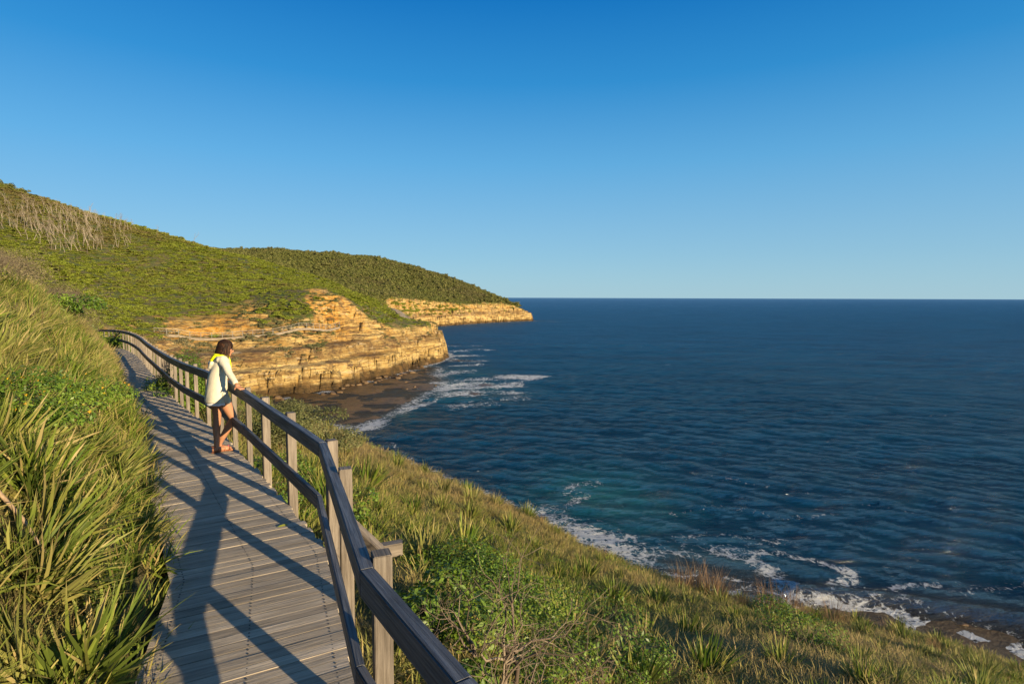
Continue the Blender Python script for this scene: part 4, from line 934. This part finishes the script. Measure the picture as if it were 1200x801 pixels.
for k, (x, y, s, lb) in enumerate([(-201, 232, 1.5, 'dark round shrub on the skyline near the left edge'), (-196, 232, 1.2, 'smaller dark shrub next on the skyline, towards the sea'), (-190, 231, .9, 'low flat shrub on the skyline above the dead trees')]):
    shrub('skyline_shrub', (x, y), 1.6 * s, 1.5 * s, lb, seed=40 + k, n=500, leaf=.3, m=M_forest, stems=False)
for k, (x, y) in enumerate([(-171, 228), (-147, 226), (-139, 225), (-126, 226)]):
    o = bpy.data.objects.new('dead_tree', DT[k % 7]); COL.objects.link(o); o.location = (x, y, float(hz(x, y)) - .3); o.scale = (.7,) * 3; o.rotation_euler = (0, -.3, k)
    tag(o, ['lone dead tree on the skyline above the stand', 'first dead tree on the skyline right of the stand', 'second dead tree on the skyline right of the stand', 'last small dead tree on the falling skyline'][k], 'dead tree', 'dead trees on the hillside')

# ------------------------------------------------------------------ paths and rails on the headland
M_path = plain('pale_path', (.26, .21, .15), .9, .2, .2, 2)
M_grey = plain('grey_rail_timber', (.26, .24, .21), .8, .2, .2, 3)
def ribbon(name, P, w, m, lift=.12):
    V = []; F = []
    P = [Vector((x, y, 0)) for x, y in P]; P = resample(P, 1.0)
    for i, p in enumerate(P):
        d = (P[min(i + 1, len(P) - 1)] - P[max(i - 1, 0)]).normalized(); n_ = Vector((d.y, -d.x, 0)); z = float(np.mean([max(float(hz(q_.x + n_.x * k, q_.y + n_.y * k)) for k in (-w / 2, 0, w / 2)) for q_ in P[max(0, i - 4):i + 5]])) + lift
        for k in (-1, 1): q = p + n_ * (k * w / 2); V += [(q.x, q.y, z), (q.x, q.y, z - .5)]
        if i: o = 4 * i; F += [(o - 4, o - 2, o + 2, o), (o - 4, o, o + 1, o - 3), (o - 2, o - 1, o + 3, o + 2)]
    me = bpy.data.meshes.new(name); me.from_pydata(V, [], F); return tag(link(name, me, m), kind='structure'), [Vector(V[4 * i + 2]) for i in range(len(P))]
def far_rail(P, label, step=2.0, off=0):
    root = empty('path_railing', tuple(P[0]), label, 'railing'); Q = []; acc = 0
    for i, p in enumerate(P):
        if i % max(1, int(step)) == 0 or i == len(P) - 1: Q.append(p)
    def ch(o): o.matrix_parent_inverse = Matrix.Translation(-root.location)
    for p in Q:
        mb = MB(); mb.box(p + UP * .5, UP, Vector((1, 0, 0)), Vector((0, 1, 0)), .6, .04, .04); ch(mb.build('post', M_grey, root))
    for nm, h, t in (('top_rail', 1.1, .06), ('mid_rail', .6, .045)):
        mb = MB()
        for a, b in zip(Q[:-1], Q[1:]):
            d = (b - a); L = d.length; d.normalize(); n_ = d.cross(UP).normalized(); mb.box((a + b) / 2 + UP * h, d, n_, n_.cross(d), L / 2, .03, t * .6)
        ch(mb.build(nm, M_grey, root))
_, e1 = ribbon('coast_path', [(-71, 112.5), (-67, 116), (-61, 119.5), (-56, 122.5), (-51, 126), (-47.5, 130.5), (-45, 136), (-43.5, 142)], 1.0, M_path, .28)
far_rail(e1, 'weathered grey railing along the coast path below the orange rock face')
_, e2 = ribbon('headland_path', [(-35.5, 176), (-34.5, 186), (-36.5, 196), (-40.5, 203), (-46, 208), (-50, 214)], 2.2, M_path, .2)
far_rail(e2[:14], 'pale railing beside the winding path on the grassy headland')

# fallen blocks at the foot of the cliffs and on the rock shelf
M_boul = plain('wet_brown_rock', (.15, .095, .045), .55, .4, .5, 1.2, .1)
def boulder_mesh(seed):
    bm = bmesh.new(); bmesh.ops.create_icosphere(bm, subdivisions=3, radius=1); rr = np.random.default_rng(seed); cuts = [Vector(rr.normal(0, 1, 3)).normalized() for _ in range(11)]
    for v in bm.verts:
        d = v.co.normalized(); m_ = 1.0
        for c in cuts:
            q = d.dot(c)
            if q > .1: m_ = min(m_, .62 / q)
        v.co = d * m_
    me = bpy.data.meshes.new('boulder'); bm.to_mesh(me); bm.free(); me.materials.append(M_boul); return me
BM = [boulder_mesh(k) for k in range(5)]
k = 0; tries = 0
while k < 70 and tries < 4000:
    tries += 1; y = rnd.uniform(104, 180); x = rnd.uniform(-50, -14); D_ = float(bil(DD, x, y)); S_ = float(bil(SD, x, y))
    if not (-5 < D_ < .3) and not (S_ > 0 and D_ < 0 and rnd.random() < .10): continue
    o = bpy.data.objects.new('boulder', BM[k % 5]); COL.objects.link(o); s = rnd.uniform(.25, .85) if D_ > -5 else rnd.uniform(.2, .5)
    o.location = (x, y, float(hz(x, y)) + s * .1); o.scale = (s * rnd.uniform(.9, 1.6), s, s * rnd.uniform(.45, .8)); o.rotation_euler = (0, 0, rnd.uniform(0, 6)); k += 1
    tag(o, 'fallen brown block at the foot of the sandstone cliff by the bay', 'boulder', 'fallen blocks at the cliff foot')

for k in range(12):
    x, y = [(rnd.uniform(9, 17), rnd.uniform(33.5, 39)), (rnd.uniform(20, 36), rnd.uniform(26, 34))][k % 2]
    o = bpy.data.objects.new('boulder', BM[k % 5]); COL.objects.link(o); s = rnd.uniform(.12, .3); o.location = (x, y, float(hz(x, y)) + s * .05); o.scale = (s * 1.5, s, s * .4); o.rotation_euler = (0, 0, rnd.uniform(0, 6))
    tag(o, 'low wet rock on the ledge awash below the near slope', 'boulder', 'wet rocks below the near slope')
# ------------------------------------------------------------------ the person leaning on the rail
PO = Vector((-4.315, 8.36, 0.0)); PF = Vector((.81, .59, 0)).normalized(); PR = Vector((PF.y, -PF.x, 0))
def W(f, s, z): return Vector((f, s, z))          # local: x = facing, y = her right, z up
def capsule(bm, a, b, ra, rb, seg=14, fl=1.0, flax=None):
    """tapered limb with round ends"""
    d = (b - a); L = max(d.length, 1e-4); d = d / L; u = d.orthogonal().normalized() if flax is None else (flax - d * flax.dot(d)).normalized(); v = d.cross(u)
    rings = []
    for k in range(5): t = (k / 4) * math.pi / 2; rings.append((a - d * (ra * math.cos(t)), ra * math.sin(t)))
    for k in range(1, 4): t = k / 4; rings.append((a.lerp(b, t), ra + (rb - ra) * t))
    for k in range(5): t = (1 - k / 4) * math.pi / 2; rings.append((b + d * (rb * math.cos(t)), rb * math.sin(t)))
    prev = None
    for c, r in rings:
        r = max(r, .0006); cur = [bm.verts.new(c + u * (r * fl * math.cos(6.2832 * i / seg)) + v * (r * math.sin(6.2832 * i / seg))) for i in range(seg)]
        if prev: [bm.faces.new((prev[i], prev[(i + 1) % seg], cur[(i + 1) % seg], cur[i])) for i in range(seg)]
        else: bm.faces.new(cur[::-1])
        prev = cur
    bm.faces.new(prev)
def chain(bm, pts, fl=1.0, flax=None):
    for (a, ra), (b, rb) in zip(pts[:-1], pts[1:]): capsule(bm, W(*a), W(*b), ra, rb, 14, fl, flax)
def ell(bm, c, r, rot=None, seg=20):
    m_ = Matrix.Translation(W(*c)) @ (rot.to_4x4() if rot else Matrix.Identity(4)) @ Matrix.Diagonal((*r, 1))
    bmesh.ops.create_uvsphere(bm, u_segments=seg, v_segments=14, radius=1, matrix=m_)
def loft(bm, rings, seg=32):
    """rings: centre f,s,z, radius f, radius s"""
    prev = None
    for f, s, z, rf, rs in rings:
        cur = [bm.verts.new((f + rf * math.cos(6.2832 * i / seg), s + rs * math.sin(6.2832 * i / seg), z)) for i in range(seg)]
        if prev: [bm.faces.new((prev[i], prev[(i + 1) % seg], cur[(i + 1) % seg], cur[i])) for i in range(seg)]
        else: bm.faces.new(cur[::-1])
        prev = cur
    bm.faces.new(prev)
def fuse(name, bm, voxel, m, parent, sm=4, disp=0, dscale=9, seed=0):
    bmesh.ops.recalc_face_normals(bm, faces=bm.faces)
    me = bpy.data.meshes.new(name); bm.to_mesh(me); bm.free(); tmp = bpy.data.objects.new(name, me); COL.objects.link(tmp)
    r = tmp.modifiers.new('r', 'REMESH'); r.mode = 'VOXEL'; r.voxel_size = voxel; r.use_smooth_shade = True
    if sm: q = tmp.modifiers.new('s', 'SMOOTH'); q.iterations = sm; q.factor = .5
    dg = bpy.context.evaluated_depsgraph_get(); out = bpy.data.meshes.new_from_object(tmp.evaluated_get(dg)); bpy.data.objects.remove(tmp)
    if disp:
        n = len(out.vertices); co = np.empty(n * 3, np.float32); no = np.empty(n * 3, np.float32); out.vertices.foreach_get('co', co); out.vertices.foreach_get('normal', no)
        co = co.reshape(-1, 3); no = no.reshape(-1, 3); a = fbm(co[:, 0] * dscale * 1.4 + co[:, 1] * dscale * 1.3, co[:, 2] * dscale * .55 + co[:, 1] * 3, 900 + seed, 3)
        co += no * (a * disp)[:, None]; out.vertices.foreach_set('co', co.ravel())
    out.shade_smooth(); return link(name, out, m, parent)
pr = empty('person', PO, 'person in cream hooded jacket standing on the boardwalk, one hand on the rail', 'person')
pr.matrix_world = Matrix(((PF.x, PR.x, 0, PO.x), (PF.y, PR.y, 0, PO.y), (0, 0, 1, 0), (0, 0, 0, 1)))
pr.location = PO; pr.rotation_euler = (0, 0, math.atan2(PF.y, PF.x)); pr.scale = (1, -1, 1)
pr.matrix_world = Matrix.Translation(PO) @ Matrix.Rotation(math.atan2(PF.y, PF.x), 4, 'Z')
SGN = -1  # her right is -y in the rotated frame
_W = W
def W(f, s, z): return Vector((f, SGN * s, z))
M_skin = plain('skin', (.42, .20, .105), .5, .35, .06, 8)
M_jacket = plain('cream_knit', (.66, .61, .46), .9, .15, .10, 60, .003)
M_yellow = plain('yellow_lining', (.80, .82, .01), .8, .2, .08, 20)
M_hem = plain('pale_blue_cotton', (.78, .80, .86), .85, .15, .1, 30)
M_hair = leaf_material('dark_brown_hair', [(0, (.018, .009, .005)), (.5, (.050, .022, .011)), (1, (.13, .055, .025))], dry=(.10, .035, .015), trans=0, rough=.62, spec=.15)
M_sand = plain('tan_leather', (.30, .10, .04), .6, .4, .2, 30)
M_pink = plain('pink_bead', (.75, .06, .18), .5, .4)
M_lens = plain('dark_lens', (.01, .01, .012), .12, .6)
# body
bm = bmesh.new()
Zr = .455
chain(bm, [((-.05, .10, .88), .092), ((.05, .11, .70), .078), ((.14, .11, .49), .055), ((.085, .06, .38), .056), ((.0, .02, .22), .043), ((-.055, -.03, .085), .031)])     # near leg, shin crossing back
chain(bm, [((-.05, -.09, .88), .092), ((-.055, -.07, .70), .078), ((-.06, -.04, .49), .055), ((-.075, -.02, .38), .056), ((-.085, .02, .22), .043), ((-.10, .06, .085), .031)])   # far leg, upright
for (f, s, dr) in ((-.035, -.02, .15), (-.10, .06, -.1)):
    chain(bm, [((f - .03, s, .05), .033), ((f + .03, s + dr * .1, .055), .036), ((f + .11, s + dr * .6 * .5, .038), .028), ((f + .155, s + dr * .5, .030), .022)])
    for q in range(5): chain(bm, [((f + .15 - abs(q - 1) * .008, s + dr * .5 + (q - 2) * .015, .028), .011 if q != 0 else .014), ((f + .185 - q * .008, s + dr * .55 + (q - 2) * .017, .024), .009)])
chain(bm, [((-.06, 0, .93), .12), ((-.05, 0, 1.05), .105), ((-.01, 0, 1.20), .11), ((.02, 0, 1.33), .10)], 1.3, Vector((0, 1, 0)))
chain(bm, [((.02, .14, 1.37), .05), ((.02, -.14, 1.37), .05)])
chain(bm, [((.03, 0, 1.37), .052), ((.055, 0, 1.46), .048)])
hr = Matrix.Rotation(R(18), 3, 'Y') @ Matrix.Rotation(R(-8), 3, 'Z')
HC = (.085, 0.0, 1.535)
def H(f, s, z):
    v = hr @ Vector((f, SGN * s, z)); return (HC[0] + v.x, SGN * v.y + HC[1], HC[2] + v.z)
ell(bm, tuple(W(*H(-.012, 0, .022))), (.092, .074, .088), hr); ell(bm, tuple(W(*H(.022, 0, -.035))), (.066, .056, .075), hr)
def HW(*a): return H(*a)
chain(bm, [(HW(.082, 0, .015), .010), (HW(.104, 0, -.022), .014)]); chain(bm, [(HW(.070, 0, -.088), .020), (HW(.078, 0, -.082), .018)])
chain(bm, [(HW(.086, .014, -.052), .008), (HW(.090, 0, -.050), .009)]); chain(bm, [(HW(.086, -.014, -.052), .008), (HW(.090, 0, -.050), .009)]); chain(bm, [(HW(.083, -.012, -.063), .008), (HW(.083, .012, -.063), .008)])
for s in (1, -1): chain(bm, [(HW(-.008, s * .074, .008), .014), (HW(-.004, s * .073, -.018), .010)]); chain(bm, [(HW(.068, s * .03, .004), .016), (HW(.062, s * .04, -.02), .018)])
# arms: right hand out along the rail, left forearm resting on it
SH, EL, WR = (.015, .165, 1.375), (.045, .38, 1.215), (.10, .60, 1.075)
chain(bm, [(SH, .052), (EL, .038), (WR, .025)])
SL, E2, W2 = (.02, -.165, 1.375), (.03, -.30, 1.14), (.11, -.42, 1.045)
chain(bm, [(SL, .052), (E2, .038), (W2, .025)])
rail_z = 1.005
def hand(wr, dirs, side):
    """palm on the rail top, fingers curled over its far edge"""
    f, s, z = wr; df, ds = dirs
    chain(bm, [((f, s, z), .025), ((f + df * .03, s + ds * .03, z - .018), .026)])
    pf, ps, pz = f + df * .065, s + ds * .065, rail_z + .024
    for k in range(4):
        off = (k - 1.5) * .020; a = (f + df * .03 - ds * off * .7, s + ds * .03 + df * off * .7, z - .02); b = (pf - ds * off, ps + df * off, pz)
        chain(bm, [(a, .014), (b, .0105)])
        ln = (.030, .035, .032, .024)[k]
        c = (b[0] + df * ln + .006, b[1] + ds * ln, rail_z + .018); d_ = (c[0] + df * .018 + .012, c[1] + ds * .014, rail_z + .004); e = (d_[0] + .008, d_[1] + ds * .004, rail_z - .014)
        chain(bm, [(b, .0098), (c, .0088), (d_, .0080), (e, .0070)])
    ta = (f + df * .02 - .012 * side, s + ds * .02, z - .02); chain(bm, [(ta, .013), ((ta[0] - .020, ta[1] + ds * .035, rail_z + .018), .0105), ((ta[0] - .030, ta[1] + ds * .062, rail_z + .004), .0085)])
hand(WR, (.35, .94), 1); hand(W2, (.45, -.89), 1)
fuse('body', bm, .0062, M_skin, pr, 3)
# jacket
bm = bmesh.new()
loft(bm, [(-.062, 0, .755, .158, .225), (-.060, 0, .78, .160, .225), (-.06, 0, .86, .152, .214), (-.055, 0, .95, .142, .198), (-.045, 0, 1.08, .132, .182), (-.018, 0, 1.20, .128, .182), (.004, 0, 1.30, .122, .190), (.015, 0, 1.37, .105, .178), (.022, 0, 1.415, .078, .120), (.03, 0, 1.44, .062, .075)])
chain(bm, [(SH, .070), ((.03, .27, 1.30), .060), (EL, .054), ((.075, .50, 1.14), .047), ((.095, .575, 1.092), .043)])
chain(bm, [(SL, .070), (E2, .054), ((.09, -.39, 1.07), .043)])
chain(bm, [((-.03, .15, 1.38), .05), ((-.03, -.15, 1.38), .05)])
chain(bm, [((-.12, .05, 1.33), .030), ((-.135, 0, 1.26), .028), ((-.12, -.05, 1.33), .030)])       # hood lying on the back
chain(bm, [((.02, .20, .88), .045), ((.06, .19, .77), .04)])
jk = fuse('jacket', bm, .010, M_jacket, pr, 3, .010, 9, 1)
bm = bmesh.new(); loft(bm, [(-.06, 0, .715, .148, .210), (-.06, 0, .74, .150, .212), (-.06, 0, .80, .14, .20)]); fuse('shirt_hem', bm, .009, M_hem, pr, 1, .010, 14, 2)
bm = bmesh.new()
ring = [(.02 + .082 * math.cos(a), .088 * math.sin(a), 1.425 + .02 * math.cos(a + 3.1416)) for a in [k * 6.2832 / 14 for k in range(15)]]
chain(bm, [(p, .026) for p in ring]); chain(bm, [((-.075, .03, 1.41), .032), ((-.10, .0, 1.365), .034), ((-.075, -.05, 1.40), .03)])
chain(bm, [((.10, .03, 1.41), .020), ((.125, .035, 1.33), .016), ((.128, .045, 1.20), .014), ((.115, .05, 1.10), .012)])
fuse('hood_lining', bm, .007, M_yellow, pr, 2, .006, 16, 3)
# hair: a mass with loose strands over it
bm = bmesh.new()
ell(bm, tuple(W(*H(-.022, 0, .036))), (.105, .090, .094), hr); 
chain(bm, [(H(-.045, 0, 0), .084), (H(-.055, 0, -.10), .074), (H(-.062, 0, -.245), .044)], 1.15, Vector((0, 1, 0)))
for s in (1, -1): chain(bm, [(H(-.01, s * .055, .02), .045), (H(-.028, s * .070, -.07), .036), (H(-.045, s * .072, -.145), .026)])
hair = fuse('hair', bm, .008, M_hair, pr, 2, .006, 30, 4)
g = np.random.default_rng(5); sv = []; sf = []; sr = []; st = []
for k in range(520):
    az = g.uniform(.75, 2 * np.pi - .75); el = g.uniform(.1, 1.5); a = Vector((-.022 + .108 * math.cos(el) * math.cos(az), .092 * math.cos(el) * math.sin(az), .036 + .096 * math.sin(el)))
    out_ = Vector((math.cos(az) if math.cos(az) < 0 else .1, math.sin(az), 0)); L = g.uniform(.20, .35) * (.8 + .3 * (math.cos(az) < 0)); o = len(sv); p = a.copy(); w = .0035; cr = g.random(); cv = out_ * g.uniform(-.02, .05)
    for q in range(5):
        t = q / 4; c = a + out_ * (.012 * math.sin(t * 2.2)) + Vector((.035 * t, 0, -L * t ** 1.1)) + cv * t * t * .4; tw = Vector((-out_.y, out_.x, 0)) * w * (1 - .6 * t)
        for e in (c - tw, c + tw): v = hr @ e; sv.append((HC[0] + v.x, v.y, HC[2] + v.z)); sr.append(cr); st.append(t * .8)
        if q: sf.append([o + 2 * q - 2, o + 2 * q - 1, o + 2 * q + 1, o + 2 * q])
link('hair_strand', attr_mesh('hair_strand', sv, sf, sr, st, M_hair), None, hair)
# sunglasses, sandals
bm = bmesh.new()
for s in (1, -1):
    ell(bm, tuple(W(*H(.078, s * .034, .006))), (.012, .028, .021), hr, 12); chain(bm, [(H(.070, s * .058, .010), .004), (H(.0, s * .080, .012), .004)])
chain(bm, [(H(.092, .012, .012), .004), (H(.092, -.012, .012), .004)])
bmesh.ops.recalc_face_normals(bm, faces=bm.faces); me = bpy.data.meshes.new('sunglasses'); bm.to_mesh(me); bm.free(); me.shade_smooth(); link('sunglasses', me, M_lens, pr)
for (f, s, dr) in ((-.035, -.02, .15), (-.10, .06, -.1)):
    bm = bmesh.new(); chain(bm, [((f - .035, s, .012), .036), ((f + .05, s + dr * .25, .012), .036), ((f + .14, s + dr * .5, .012), .040)])
    for v in bm.verts: v.co.z = .004 + (v.co.z - .012) * .28 + .008
    for (x0, r0, h0) in ((.115, .040, .045), (.03, .042, .075)): 
        pts = [((f + x0, s + dr * x0 * 3.2 + r0 * math.cos(a), .012 + h0 * math.sin(a)), .0065) for a in [k * 3.1416 / 8 for k in range(9)]]; chain(bm, pts)
    chain(bm, [((f - .03 + .034 * math.cos(a), s + .036 * math.sin(a), .095), .006) for a in [k * 6.2832 / 12 for k in range(13)]])
    bmesh.ops.recalc_face_normals(bm, faces=bm.faces); me = bpy.data.meshes.new('sandal'); bm.to_mesh(me); bm.free(); me.shade_smooth(); sd_ = link('sandal', me, M_sand, pr)
    bm = bmesh.new(); ell(bm, tuple(W(f + .115, s + dr * .37, .060)), (.014, .012, .008), None, 10); me = bpy.data.meshes.new('bead'); bm.to_mesh(me); bm.free(); link('bead', me, M_pink, sd_)
